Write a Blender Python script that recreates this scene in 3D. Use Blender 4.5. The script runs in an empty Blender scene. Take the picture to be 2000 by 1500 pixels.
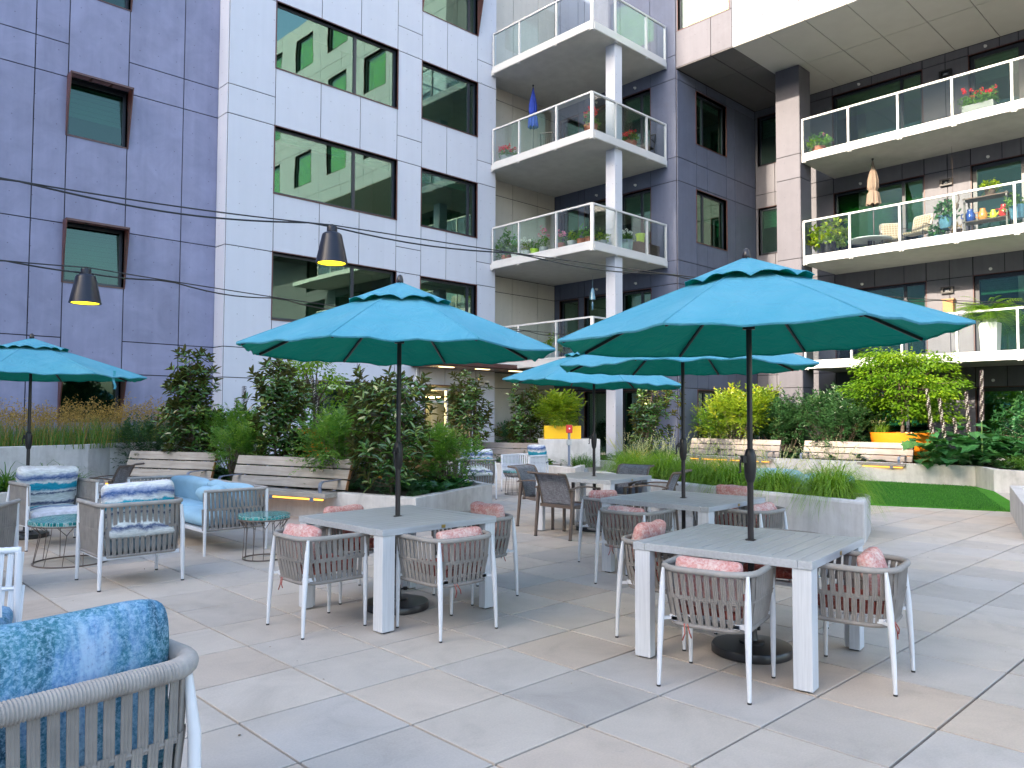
import bpy, math, random
from mathutils import Vector, Matrix, Euler
R = math.radians
sc = bpy.context.scene
COL = sc.collection
rng = random.Random(7)
PI = math.pi

# ------------------------------------------------------------------ helpers
class MB:
    """collects geometry for ONE mesh object"""
    def __init__(s):
        s.v = []; s.f = []; s.m = []; s.rnd = []; s.cur = 0; s.r = 0.5; s.uv = None
    def add(s, vs, fs, mi=None):
        o = len(s.v); s.v.extend(vs); s.rnd.extend([s.r] * len(vs))
        for f in fs:
            s.f.append(tuple(i + o for i in f)); s.m.append(s.cur if mi is None else mi)
    def box(s, x0, x1, y0, y1, z0, z1, mi=None):
        s.add([(x0,y0,z0),(x1,y0,z0),(x1,y1,z0),(x0,y1,z0),(x0,y0,z1),(x1,y0,z1),(x1,y1,z1),(x0,y1,z1)],
              [(0,3,2,1),(4,5,6,7),(0,1,5,4),(1,2,6,5),(2,3,7,6),(3,0,4,7)], mi)
    def hexa(s, p, mi=None):   # 8 points: bottom ring, top ring
        s.add([tuple(q) for q in p], [(0,3,2,1),(4,5,6,7),(0,1,5,4),(1,2,6,5),(2,3,7,6),(3,0,4,7)], mi)
    def bar(s, a, b, w, h, up=(0,0,1), mi=None):   # rectangular bar from a to b
        a = Vector(a); b = Vector(b); d = (b - a).normalized(); u = Vector(up)
        x = d.cross(u)
        if x.length < 1e-5: x = d.cross(Vector((1,0,0)))
        x.normalize(); z = x.cross(d)
        x *= w / 2; z *= h / 2
        s.hexa([a-x-z, a+x-z, b+x-z, b-x-z, a-x+z, a+x+z, b+x+z, b-x+z], mi)
    def tube(s, pts, rad, n=8, cap=True, closed=False, mi=None):
        pts = [Vector(p) for p in pts]; k = len(pts)
        if not isinstance(rad, (list, tuple)): rad = [rad] * k
        ring = []; prev = None
        for i in range(k):
            if closed: t = pts[(i+1) % k] - pts[i-1]
            else: t = pts[min(i+1, k-1)] - pts[max(i-1, 0)]
            t.normalize()
            if prev is None:
                x = t.cross(Vector((0,0,1)))
                if x.length < 1e-4: x = t.cross(Vector((1,0,0)))
            else:
                x = prev - t * prev.dot(t)
            x.normalize(); prev = x; y = t.cross(x)
            ring.append([tuple(pts[i] + (x*math.cos(a) + y*math.sin(a))*rad[i]) for a in [2*PI*j/n for j in range(n)]])
        vs = [q for r_ in ring for q in r_]; fs = []
        for i in range(k if closed else k-1):
            i2 = (i+1) % k
            for j in range(n):
                fs.append((i*n+j, i*n+(j+1) % n, i2*n+(j+1) % n, i2*n+j))
        if cap and not closed:
            fs.append(tuple(reversed(range(n)))); fs.append(tuple((k-1)*n+j for j in range(n)))
        s.add(vs, fs, mi)
    def lathe(s, prof, n=24, c=(0,0,0), mi=None, cap=True):
        vs = []; k = len(prof)
        for r_, z in prof:
            for j in range(n):
                a = 2*PI*j/n; vs.append((c[0]+r_*math.cos(a), c[1]+r_*math.sin(a), c[2]+z))
        fs = []
        for i in range(k-1):
            for j in range(n):
                fs.append((i*n+j, i*n+(j+1) % n, (i+1)*n+(j+1) % n, (i+1)*n+j))
        if cap:
            fs.append(tuple(reversed(range(n)))); fs.append(tuple((k-1)*n+j for j in range(n)))
        s.add(vs, fs, mi)
    def grid(s, fn, nu, nv, mi=None):
        vs = [tuple(fn(i/nu, j/nv)) for j in range(nv+1) for i in range(nu+1)]
        fs = [(j*(nu+1)+i, j*(nu+1)+i+1, (j+1)*(nu+1)+i+1, (j+1)*(nu+1)+i) for j in range(nv) for i in range(nu)]
        s.add(vs, fs, mi)
    def prism(s, poly, z0, z1, mi=None):   # poly counter-clockwise
        n = len(poly)
        vs = [(p[0], p[1], z0) for p in poly] + [(p[0], p[1], z1) for p in poly]
        fs = [tuple(reversed(range(n))), tuple(range(n, 2*n))] + [(i, (i+1) % n, n+(i+1) % n, n+i) for i in range(n)]
        s.add(vs, fs, mi)
    def leaf(s, p, d, nrm, L, W, fold=0.25, mi=None):
        d = d.normalized(); x = d.cross(nrm)
        if x.length < 1e-4: x = d.cross(Vector((1,0,0.3)))
        x.normalize(); n = x.cross(d)
        h = W*0.5; up = n*(fold*h)
        a = p + d*(L*.3); b = p + d*(L*.68) - n*(L*.04); t = p + d*L - n*(L*.12)
        vs = [p, a - x*h*.85 + up, b - x*h*.8 + up, t, b + x*h*.8 + up, a + x*h*.85 + up]
        s.add([tuple(q) for q in vs], [(0,3,2,1), (0,5,4,3)], mi)
    def leaf4(s, p, d, nrm, L, W, mi=None):
        d = d.normalized(); x = d.cross(nrm)
        if x.length < 1e-4: x = d.cross(Vector((1,0,0.3)))
        x.normalize(); n = x.cross(d)
        a = p + d*(L*.45); t = p + d*L - n*(L*.1)
        s.add([tuple(p), tuple(a - x*W*.5 + n*W*.12), tuple(t), tuple(a + x*W*.5 + n*W*.12)], [(0,2,1), (0,3,2)], mi)
    def blade(s, p, az, lean, L, w, seg=4, droop=1.0, mi=None):
        p = Vector(p); out = Vector((math.cos(az), math.sin(az), 0)); side = Vector((-out.y, out.x, 0))
        vs = []; q = p.copy(); a = lean
        for i in range(seg+1):
            ww = w*(1 - (i/seg)**1.5)*.5
            vs.append(tuple(q - side*ww)); vs.append(tuple(q + side*ww))
            q = q + (out*math.sin(a) + Vector((0,0,1))*math.cos(a))*(L/seg)
            a = min(a + droop*(i+1)/seg, 2.6)
        s.add(vs, [(2*i, 2*i+1, 2*i+3, 2*i+2) for i in range(seg)], mi)
    def build(s, name, mats, parent=None, smooth=None, bevel=0, seg=2, loc=None):
        me = bpy.data.meshes.new(name)
        me.from_pydata(s.v, [], s.f)
        if not isinstance(mats, (list, tuple)): mats = [mats]
        for m in mats: me.materials.append(m)
        if len(mats) > 1: me.polygons.foreach_set('material_index', s.m)
        if any(r != .5 for r in s.rnd[::7]) or (s.rnd and s.rnd[-1] != .5):
            at = me.attributes.new('rnd', 'FLOAT', 'POINT'); at.data.foreach_set('value', s.rnd)
        if smooth is not None:
            if smooth >= 180: me.shade_smooth()
            else:
                me.shade_smooth(); me.set_sharp_from_angle(angle=R(smooth))
        me.update()
        o = bpy.data.objects.new(name, me); COL.objects.link(o)
        if parent is not None: o.parent = parent
        if loc is not None: o.location = loc
        if bevel:
            b = o.modifiers.new('Bevel', 'BEVEL'); b.width = bevel; b.segments = seg; b.limit_method = 'ANGLE'; b.angle_limit = R(40)
        return o

def tag(o, label=None, cat=None, group=None, kind=None):
    if label: o['label'] = label
    if cat: o['category'] = cat
    if group: o['group'] = group
    if kind: o['kind'] = kind
    return o
def thing(name, label, cat, loc=(0,0,0), rz=0, group=None):
    o = bpy.data.objects.new(name, None); COL.objects.link(o); o.empty_display_size = .1
    o.location = loc; o.rotation_euler = (0, 0, rz)
    return tag(o, label, cat, group)
def kids(o): return [c for c in bpy.data.objects if c.parent == o]
def dup(o, loc, rz, label, group=None):
    def cp(a, par):
        c = a.copy(); COL.objects.link(c); c.parent = par
        for k in kids(a): cp(k, c)
        return c
    c = cp(o, None); c.location = loc; c.rotation_euler = (0, 0, rz); c['label'] = label
    if group: c['group'] = group
    return c

# ------------------------------------------------------------------ materials
MATS = {}
def nt(name):
    m = bpy.data.materials.new(name); m.use_nodes = True
    t = m.node_tree; t.nodes.clear()
    out = t.nodes.new('ShaderNodeOutputMaterial')
    return m, t, out
def N(t, kind, **kw):
    n = t.nodes.new('ShaderNode' + kind)
    for k, v in kw.items():
        if k.startswith('i_'): n.inputs[k[2:].replace('_', ' ')].default_value = v
        elif k.startswith('n_'): n.inputs[int(k[2:])].default_value = v
        else: setattr(n, k, v)
    return n
def ramp(t, src, stops, interp='LINEAR'):
    r = N(t, 'ValToRGB'); r.color_ramp.interpolation = interp
    e = r.color_ramp.elements
    while len(e) < len(stops): e.new(.5)
    for i, (p, c) in enumerate(stops):
        e[i].position = p; e[i].color = (c[0], c[1], c[2], 1) if not isinstance(c, (int, float)) else (c, c, c, 1)
    t.links.new(src, r.inputs[0]); return r.outputs[0]
def mixc(t, fac, a, b, mode='MIX'):
    n = N(t, 'Mix', data_type='RGBA', blend_type=mode)
    for i, v in ((0, fac), (6, a), (7, b)):
        if hasattr(v, 'node') or isinstance(v, bpy.types.NodeSocket): t.links.new(v, n.inputs[i])
        elif isinstance(v, (int, float)): n.inputs[i].default_value = v if i == 0 else (v, v, v, 1)
        else: n.inputs[i].default_value = (v[0], v[1], v[2], 1)
    return n.outputs[2]
def bsdf(t, out, color=None, rough=.5, spec=.5, metal=0, bump=None, bstr=.2, bdist=.01, **kw):
    b = N(t, 'BsdfPrincipled')
    for k, v in (('Base Color', color), ('Roughness', rough), ('Specular IOR Level', spec), ('Metallic', metal)):
        if isinstance(v, bpy.types.NodeSocket): t.links.new(v, b.inputs[k])
        elif v is not None: b.inputs[k].default_value = v if isinstance(v, (int, float)) else (v[0], v[1], v[2], 1)
    for k, v in kw.items():
        b.inputs[k.replace('_', ' ')].default_value = v
    if bump is not None:
        bn = N(t, 'Bump'); bn.inputs['Strength'].default_value = bstr; bn.inputs['Distance'].default_value = bdist
        t.links.new(bump, bn.inputs['Height']); t.links.new(bn.outputs[0], b.inputs['Normal'])
    if out is not None: t.links.new(b.outputs[0], out.inputs[0])
    return b
def coords(t, kind='Object', scale=(1,1,1)):
    c = N(t, 'TexCoord'); m = N(t, 'Mapping'); m.inputs['Scale'].default_value = scale
    t.links.new(c.outputs[kind], m.inputs[0]); return m.outputs[0]
def noise(t, vec, scale, detail=4, rough=.55, dist=0):
    n = N(t, 'TexNoise'); n.inputs['Scale'].default_value = scale; n.inputs['Detail'].default_value = detail
    n.inputs['Roughness'].default_value = rough; n.inputs['Distortion'].default_value = dist
    if vec is not None: t.links.new(vec, n.inputs['Vector'])
    return n.outputs['Fac']
def attr(t, name='rnd'):
    a = N(t, 'Attribute'); a.attribute_name = name; return a.outputs['Fac']

def simple(name, col, rough=.5, metal=0, spec=.5, nscale=0, namt=.15, bstr=0, bscale=60, bdist=.003):
    m, t, out = nt(name)
    c = col
    v = coords(t) if (nscale or bstr) else None
    if nscale:
        f = noise(t, v, nscale, 5)
        c = ramp(t, f, [(.3, [x*(1-namt) for x in col]), (.7, [min(1, x*(1+namt)) for x in col])])
    bp = noise(t, v, bscale, 3) if bstr else None
    bsdf(t, out, c, rough, spec, metal, bp, bstr or .2, bdist)
    return m

def facade_mat(name, col, mott=.12, rough=.55, spec=.35, streak=.06):
    """fibre-cement cladding: cloudy mottling, faint vertical streaks, a slightly different tone per panel"""
    m, t, out = nt(name)
    g = N(t, 'NewGeometry').outputs['Position']
    a = noise(t, g, 1.6, 8, .65, .6)
    mp = N(t, 'Mapping'); mp.inputs['Scale'].default_value = (7, 7, .35); t.links.new(g, mp.inputs[0])
    b = noise(t, mp.outputs[0], 1.0, 4)
    c1 = ramp(t, a, [(.28, [x*(1-mott) for x in col]), (.72, [x*(1+mott) for x in col])])
    c2 = ramp(t, b, [(.3, 1-streak), (.7, 1+streak*.8)])
    c3 = ramp(t, attr(t), [(0, 1-streak), (1, 1+streak)])
    c = mixc(t, 1, mixc(t, 1, c1, c2, 'MULTIPLY'), c3, 'MULTIPLY')
    sp = N(t, 'SeparateXYZ'); t.links.new(g, sp.inputs[0])          # rivet heads on a regular grid
    def cell(sock, per):
        a_ = N(t, 'Math', operation='DIVIDE'); t.links.new(sock, a_.inputs[0]); a_.inputs[1].default_value = per
        f_ = N(t, 'Math', operation='FRACT'); t.links.new(a_.outputs[0], f_.inputs[0])
        d_ = N(t, 'Math', operation='SUBTRACT'); t.links.new(f_.outputs[0], d_.inputs[0]); d_.inputs[1].default_value = .5
        q_ = N(t, 'Math', operation='MULTIPLY'); t.links.new(d_.outputs[0], q_.inputs[0]); q_.inputs[1].default_value = per
        p_ = N(t, 'Math', operation='POWER'); t.links.new(q_.outputs[0], p_.inputs[0]); p_.inputs[1].default_value = 2; return p_.outputs[0]
    u_ = N(t, 'Math', operation='ADD'); t.links.new(sp.outputs[0], u_.inputs[0]); t.links.new(sp.outputs[1], u_.inputs[1])
    s_ = N(t, 'Math', operation='ADD'); t.links.new(cell(u_.outputs[0], .42), s_.inputs[0]); t.links.new(cell(sp.outputs[2], .55), s_.inputs[1])
    l_ = N(t, 'Math', operation='LESS_THAN'); t.links.new(s_.outputs[0], l_.inputs[0]); l_.inputs[1].default_value = .00016
    k_ = N(t, 'Math', operation='MULTIPLY'); t.links.new(l_.outputs[0], k_.inputs[0]); k_.inputs[1].default_value = .45
    c = mixc(t, k_.outputs[0], c, (.03, .03, .05))
    bsdf(t, out, c, rough, spec, 0, noise(t, g, 40, 3), .05, .003)
    return m
def leaf_mat(name, c1, c2, c3=None, back=None, rough=.35, trans=.3, spec=.45):
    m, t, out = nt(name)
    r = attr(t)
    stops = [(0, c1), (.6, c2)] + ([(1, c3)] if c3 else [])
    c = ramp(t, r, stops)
    if back:
        bf = N(t, 'NewGeometry').outputs['Backfacing']
        c = mixc(t, bf, c, back)
    b = bsdf(t, None, c, rough, spec)
    tr = N(t, 'BsdfTranslucent'); t.links.new(mixc(t, 1, c, (1.5, 1.6, .7), 'MULTIPLY'), tr.inputs[0])
    mx = N(t, 'MixShader'); mx.inputs[0].default_value = trans
    t.links.new(b.outputs[0], mx.inputs[1]); t.links.new(tr.outputs[0], mx.inputs[2]); t.links.new(mx.outputs[0], out.inputs[0])
    return m
def glass_mat(name, tint, ior=2.4, wav=.25, rough=0.0, refl=(1, 1, 1)):
    m, t, out = nt(name)
    gl = N(t, 'BsdfGlossy'); gl.inputs['Roughness'].default_value = rough; gl.inputs[0].default_value = (*refl, 1)
    tr = N(t, 'BsdfTransparent'); tr.inputs[0].default_value = (*tint, 1)
    lw = N(t, 'LayerWeight'); lw.inputs[0].default_value = .5     # Schlick, the same from both sides of the sheet
    pw = N(t, 'Math', operation='POWER'); t.links.new(lw.outputs['Facing'], pw.inputs[0]); pw.inputs[1].default_value = 4
    r0 = ((ior-1)/(ior+1))**2
    fr = N(t, 'Math', operation='MULTIPLY_ADD'); t.links.new(pw.outputs[0], fr.inputs[0]); fr.inputs[1].default_value = 1-r0; fr.inputs[2].default_value = r0
    g = N(t, 'NewGeometry').outputs['Position']
    bn = N(t, 'Bump'); bn.inputs['Strength'].default_value = wav; bn.inputs['Distance'].default_value = .006
    t.links.new(noise(t, g, .9, 1), bn.inputs['Height']); t.links.new(bn.outputs[0], gl.inputs['Normal'])
    mx = N(t, 'MixShader'); t.links.new(fr.outputs[0], mx.inputs[0])
    t.links.new(tr.outputs[0], mx.inputs[1]); t.links.new(gl.outputs[0], mx.inputs[2]); t.links.new(mx.outputs[0], out.inputs[0])
    return m
def emit(name, col, st):
    m, t, out = nt(name); e = N(t, 'Emission'); e.inputs[0].default_value = (*col, 1); e.inputs[1].default_value = st
    t.links.new(e.outputs[0], out.inputs[0]); return m

M = MATS
M['dark_panel'] = facade_mat('purple_grey_cladding', (.235, .245, .365), .15)
M['slate_panel'] = facade_mat('slate_cladding', (.105, .122, .182), .10)
M['slate_neutral'] = facade_mat('neutral_slate_cladding', (.135, .135, .158), .10)
M['slate_warm'] = facade_mat('warm_slate_cladding', (.104, .103, .125), .10)
M['overhang_panel'] = facade_mat('pale_grey_cladding', (.33, .345, .40), .02, .5, .4, .018)
M['white_panel'] = facade_mat('white_cladding', (.565, .59, .665), .02, .5, .4, .018)
M['beige_panel'] = facade_mat('beige_cladding', (.58, .55, .49), .04, streak=.03)
M['joint'] = simple('joint_black', (.012, .012, .018), .8)
M['soffit'] = simple('soffit_grey', (.52, .515, .50), .6, nscale=2, namt=.04)
M['soffit_dark'] = simple('soffit_dark', (.13, .125, .13), .6, nscale=2, namt=.08)
M['room'] = simple('room_inside', (.16, .17, .15), .9)
M['lobby'] = emit('lobby_lamp', (1.0, .66, .25), 9)
M['frame'] = simple('window_frame_charcoal', (.022, .028, .04), .35)
M['copper'] = simple('copper_brown_metal', (.085, .030, .026), .38, spec=.6, nscale=3, namt=.12)
M['blind'] = simple('blind_cloth', (.42, .47, .36), .8)
M['blind_green'] = simple('blind_green', (.17, .33, .045), .8)
M['glass'] = glass_mat('window_glass', (.36, .60, .52), 2.3, refl=(.70, .95, .80))
M['glass_plain'] = glass_mat('plain_window_glass', (.32, .56, .50), 1.62, refl=(.75, .95, .88))
M['glass_clear'] = glass_mat('clear_window_glass', (.80, .95, .72), 1.9)
M['rail_glass'] = glass_mat('balustrade_glass', (.93, .97, .965), 1.6, .15)
M['white_metal'] = simple('white_metal', (.56, .57, .58), .35, nscale=4, namt=.03)
M['concrete_slab'] = simple('slab_concrete', (.48, .48, .46), .7, nscale=3, namt=.08)
M['pole'] = simple('bronze_black_metal', (.016, .013, .015), .35, spec=.6)
M['base'] = simple('umbrella_base_black', (.012, .012, .014), .3, spec=.6)
M['black'] = simple('black_plastic', (.012, .012, .013), .4)
M['brass'] = simple('brass', (.5, .38, .12), .3, metal=1)

# fabrics
def canopy_mat(name='teal_canopy_fabric', c1=(.085, .37, .52), c2=(.135, .43, .585), c3=(.24, .52, .62)):
    m, t, out = nt(name)
    v = coords(t)
    f = noise(t, v, 2.2, 4, .6, .8)
    c = ramp(t, f, [(.3, c1), (.7, c2)])
    fd = noise(t, coords(t, 'Object', (1, 1, .4)), 1.1, 3)
    c = mixc(t, ramp(t, fd, [(.52, 0), (.75, .28)]), c, c3)
    w = noise(t, v, 240, 2)
    wr = noise(t, v, 5, 3, .6, 1.2)
    add = N(t, 'Math', operation='ADD'); t.links.new(wr, add.inputs[0])
    mu = N(t, 'Math', operation='MULTIPLY'); mu.inputs[1].default_value = .05; t.links.new(w, mu.inputs[0]); t.links.new(mu.outputs[0], add.inputs[1])
    b = bsdf(t, None, c, .85, .2, 0, add.outputs[0], .65, .04, Sheen_Weight=.05)
    tr = N(t, 'BsdfTranslucent'); tr.inputs[0].default_value = (.003, .50, .30, 1)
    mx = N(t, 'MixShader'); mx.inputs[0].default_value = .28
    t.links.new(b.outputs[0], mx.inputs[1]); t.links.new(tr.outputs[0], mx.inputs[2]); t.links.new(mx.outputs[0], out.inputs[0])
    return m
M['canopy'] = canopy_mat()
M['canopy_shaded'] = canopy_mat('canopy_fabric_shaded', (.006, .33, .29), (.012, .38, .335), (.012, .38, .335))  # underside copy of the fabric: shade and filtered light painted in as green
def rope_mat(name, col, k=300):
    m, t, out = nt(name); v = coords(t)
    f = noise(t, v, 9, 4)
    c = ramp(t, f, [(.3, [x*.84 for x in col]), (.7, [x*1.12 for x in col])])
    bsdf(t, out, c, .85, .2, 0, noise(t, v, k, 2), .5, .002)
    return m
M['rope'] = rope_mat('taupe_rope', (.25, .232, .215))
def wrap_mat():
    m, t, out = nt('taupe_rope_wrapped')
    v = coords(t); n1 = noise(t, v, 9, 4)
    c = ramp(t, n1, [(.3, (.27, .255, .24)), (.7, (.36, .345, .33))])
    bsdf(t, out, c, .85, .2, 0, noise(t, v, 300, 2), .4, .002)
    return m
M['wrap'] = wrap_mat()
def mottled(name, stops, scale, stretch=(1,1,1), detail=8, rough=.9, dist=.4, fine=0):
    m, t, out = nt(name); v = coords(t, 'Object', stretch)
    f = noise(t, v, scale, detail, .7, dist)
    if fine:
        v2 = coords(t); f2 = noise(t, v2, fine, 3, .6)
        mm = N(t, 'Mix', data_type='FLOAT'); mm.inputs[0].default_value = .5
        t.links.new(f, mm.inputs[2]); t.links.new(f2, mm.inputs[3]); f = mm.outputs[0]
    c = ramp(t, f, stops)
    bsdf(t, out, c, rough, .2, 0, noise(t, coords(t), 260, 2), .35, .002)
    return m
M['pink'] = mottled('pink_mottled_cloth', [(.36, (.46, .155, .15)), (.47, (.56, .29, .27)), (.56, (.62, .44, .41)), (.66, (.70, .62, .58))], 9, fine=60)
M['rust_cloth'] = mottled('rust_seat_cloth', [(.35, (.22, .035, .03)), (.5, (.34, .09, .07)), (.65, (.52, .24, .20))], 9, fine=45)
def blue_mat():
    m, t, out = nt('blue_mottled_cloth')
    st = noise(t, coords(t, 'Object', (5.5, 1.3, 3)), 1.6, 5, .65, .5)      # vertical streaks
    fi = noise(t, coords(t), 70, 6, .8, .4); bg = noise(t, coords(t), 3.2, 3, .6)
    c = ramp(t, st, [(.32, (.010, .035, .065)), (.42, (.025, .10, .17)), (.5, (.06, .19, .30)), (.58, (.13, .26, .46)), (.68, (.30, .42, .58))])
    c = mixc(t, ramp(t, bg, [(.45, 0), (.62, .5)]), c, (.035, .17, .19))
    c = mixc(t, ramp(t, fi, [(.46, 0), (.62, .75)]), c, (.30, .46, .60))
    c = mixc(t, ramp(t, fi, [(.30, .65), (.44, 0)]), c, (.008, .035, .075))
    bsdf(t, out, c, .9, .2, 0, fi, .5, .003); return m
M['blue_mottle'] = blue_mat()
M['sky_cloth'] = simple('pale_blue_cloth', (.25, .43, .56), .9, nscale=5, namt=.08, bstr=.25, bscale=200)
M['grey_cloth'] = simple('grey_cloth', (.30, .31, .33), .9, nscale=5, namt=.1, bstr=.25, bscale=200)
def ocean_mat():
    m, t, out = nt('ocean_band_cloth')
    tc = N(t, 'TexCoord'); sp = N(t, 'SeparateXYZ'); t.links.new(tc.outputs['Object'], sp.inputs[0])
    n1 = noise(t, coords(t, 'Object', (1, 1.3, .4)), 7, 8, .72, .3)
    n2 = noise(t, coords(t, 'Object', (4, 26, 4)), 3, 5, .7)
    a = N(t, 'Math', operation='MULTIPLY_ADD'); a.inputs[1].default_value = 1.7; a.inputs[2].default_value = .50
    t.links.new(sp.outputs[1], a.inputs[0])
    s1 = N(t, 'Math', operation='SUBTRACT'); t.links.new(n1, s1.inputs[0]); s1.inputs[1].default_value = .5
    b = N(t, 'Math', operation='MULTIPLY_ADD'); b.inputs[1].default_value = .26; t.links.new(s1.outputs[0], b.inputs[0]); t.links.new(a.outputs[0], b.inputs[2])
    wh = (.66, .69, .68); gy = (.34, .42, .46)
    c = ramp(t, b.outputs[0], [(0, gy), (.12, wh), (.20, (.03, .06, .16)), (.25, wh), (.40, (.48, .53, .52)), (.44, (.03, .05, .13)), (.47, wh), (.53, (.012, .24, .36)), (.63, (.02, .30, .42)), (.66, wh), (.76, (.04, .09, .24)), (.82, (.30, .36, .50)), (.87, wh), (1, (.62, .62, .68))])
    c2 = mixc(t, 1, c, ramp(t, n2, [(.35, .72), (.6, 1.05)]), 'MULTIPLY')
    bsdf(t, out, c2, .9, .2, 0, noise(t, coords(t), 240, 2), .3, .002)
    return m
M['ocean'] = ocean_mat()
def sling_mat():
    m, t, out = nt('grey_sling_mesh')
    v = coords(t, 'Object', (260, 12, 12)); v2 = coords(t, 'Object', (12, 160, 160))
    a = noise(t, v, 1, 3); b = noise(t, v2, 1, 3)
    c = mixc(t, .5, ramp(t, a, [(.35, (.05, .055, .075)), (.65, (.33, .34, .38))]), ramp(t, b, [(.35, (.05, .055, .075)), (.65, (.33, .34, .38))]))
    bsdf(t, out, c, .7, .3, 0, a, .3, .002); return m
M['sling'] = sling_mat()
M['brown_metal'] = simple('taupe_brown_metal', (.125, .095, .078), .4, nscale=6, namt=.08)
def tile_mat():
    m, t, out = nt('teal_mosaic')
    v = coords(t)
    vo = N(t, 'TexVoronoi', feature='DISTANCE_TO_EDGE'); vo.inputs['Scale'].default_value = 24; vo.inputs['Randomness'].default_value = .35; t.links.new(v, vo.inputs['Vector'])
    vc = N(t, 'TexVoronoi'); vc.inputs['Scale'].default_value = 24; vc.inputs['Randomness'].default_value = .35; t.links.new(v, vc.inputs['Vector'])
    sp = N(t, 'SeparateXYZ'); t.links.new(vc.outputs['Color'], sp.inputs[0])
    c = ramp(t, sp.outputs[0], [(0, (.006, .09, .10)), (.5, (.012, .20, .20)), (1, (.05, .33, .32))])
    e = ramp(t, vo.outputs['Distance'], [(.05, 1), (.09, 0)])
    c = mixc(t, e, c, (.30, .40, .38))
    bsdf(t, out, c, .15, .6); return m
M['tile'] = tile_mat()
def wood_mat(name, c1, c2, axis=0, rough=.7):
    m, t, out = nt(name)
    s = [28, 28, 28]; s[axis] = 1.3
    v = coords(t, 'Object', s); f = noise(t, v, 1, 6, .65, .6)
    st = noise(t, coords(t), 2.2, 4)
    c = mixc(t, 1, ramp(t, f, [(.3, c1), (.7, c2)]), ramp(t, st, [(.3, .78), (.65, 1.08)]), 'MULTIPLY')
    bsdf(t, out, c, rough, .3, 0, f, .2, .003); return m
M['wood'] = wood_mat('weathered_grey_timber', (.30, .265, .225), (.47, .43, .38))
M['wood_pale'] = wood_mat('pale_sunned_timber', (.25, .215, .19), (.35, .31, .285))
M['wood_orange'] = wood_mat('oiled_orange_timber', (.36, .17, .075), (.50, .27, .13))
M['wood_dark'] = wood_mat('dark_brown_timber', (.06, .04, .03), (.11, .08, .06))
M['arm_metal'] = simple('blue_grey_metal', (.20, .24, .33), .35, metal=.3)
def table_mat():
    m, t, out = nt('brushed_grey_table')
    v = coords(t, 'Object', (3, 60, 60)); f = noise(t, v, 1, 4, .6)
    g = noise(t, coords(t), 3, 3)
    c = mixc(t, 1, ramp(t, f, [(.3, (.36, .38, .40)), (.7, (.45, .475, .505))]), ramp(t, g, [(.3, .93), (.7, 1.05)]), 'MULTIPLY')
    bsdf(t, out, c, .38, .5, 0, f, .05, .002); return m
M['table'] = table_mat()
def leg_mat():
    m, t, out = nt('brushed_white_leg')
    v = coords(t, 'Object', (60, 60, 3)); f = noise(t, v, 1, 4, .6)
    c = ramp(t, f, [(.3, (.52, .54, .57)), (.7, (.64, .66, .69))])
    bsdf(t, out, c, .4, .5, 0, f, .05, .002); return m
M['table_leg'] = leg_mat()
M['chair_metal'] = simple('pale_grey_metal', (.66, .68, .71), .35, nscale=8, namt=.03)
def concrete():
    m, t, out = nt('cast_concrete')
    g = N(t, 'NewGeometry').outputs['Position']
    a = noise(t, g, 2.3, 8, .7, .5); mp = N(t, 'Mapping'); mp.inputs['Scale'].default_value = (5, 5, .8); t.links.new(g, mp.inputs[0])
    b = noise(t, mp.outputs[0], 1.2, 5, .65)
    c = mixc(t, 1, ramp(t, a, [(.28, (.40, .39, .375)), (.5, (.53, .52, .505)), (.75, (.60, .595, .585))]), ramp(t, b, [(.3, .84), (.6, 1.05)]), 'MULTIPLY')
    bsdf(t, out, c, .75, .3, 0, noise(t, g, 30, 5), .15, .006); return m
M['concrete'] = concrete()
def paver_mat():
    m, t, out = nt('sandstone_paver')
    g = N(t, 'NewGeometry').outputs['Position']; r = attr(t)
    base = ramp(t, r, [(0, (.385, .355, .325)), (.3, (.485, .425, .36)), (.55, (.43, .40, .37)), (.8, (.515, .455, .39)), (1, (.46, .38, .31))])
    a = noise(t, g, 2.0, 7, .65, .7); b = noise(t, g, 90, 2, .6); c2 = noise(t, g, .8, 3, .6)
    c = mixc(t, 1, base, ramp(t, a, [(.25, .80), (.5, 1.0), (.75, 1.11)]), 'MULTIPLY')
    c = mixc(t, 1, c, ramp(t, b, [(.2, .90), (.8, 1.08)]), 'MULTIPLY')
    c = mixc(t, ramp(t, c2, [(.56, 0), (.74, .35)]), c, (.43, .36, .27))
    sp = noise(t, g, 3.1, 8, .8); c = mixc(t, ramp(t, sp, [(.62, 0), (.74, .34)]), c, (.20, .19, .18))
    bsdf(t, out, c, .62, .35, 0, b, .12, .002); return m
M['paver'] = paver_mat()
M['sand'] = simple('joint_sand', (.012, .011, .010), .9, nscale=30, namt=.2)
M['soil'] = simple('planting_soil', (.045, .032, .024), .95, nscale=25, namt=.5, bstr=.8, bscale=30, bdist=.03)
M['terracotta'] = simple('terracotta', (.36, .13, .08), .7, nscale=6, namt=.1)
M['pot_grey'] = simple('grey_pot', (.33, .36, .37), .6, nscale=6, namt=.1)
M['pot_dark'] = simple('dark_grey_pot', (.09, .105, .105), .5, nscale=6, namt=.1)
M['pot_blue'] = simple('blue_glazed_pot', (.08, .19, .27), .15, nscale=6, namt=.3)
M['pot_lime'] = simple('lime_pot', (.40, .62, .04), .35)
M['pot_white'] = simple('white_pot', (.75, .75, .74), .4)
M['orange'] = simple('orange_glossy_planter', (.78, .22, .012), .35, nscale=2, namt=.03)
M['yellow'] = simple('yellow_glossy_planter', (.86, .50, .01), .35, nscale=2, namt=.03)
M['red'] = simple('red_paint', (.55, .03, .03), .35)
M['petal_red'] = leaf_mat('red_petals', (.55, .01, .02), (.75, .02, .04), rough=.6)
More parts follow.
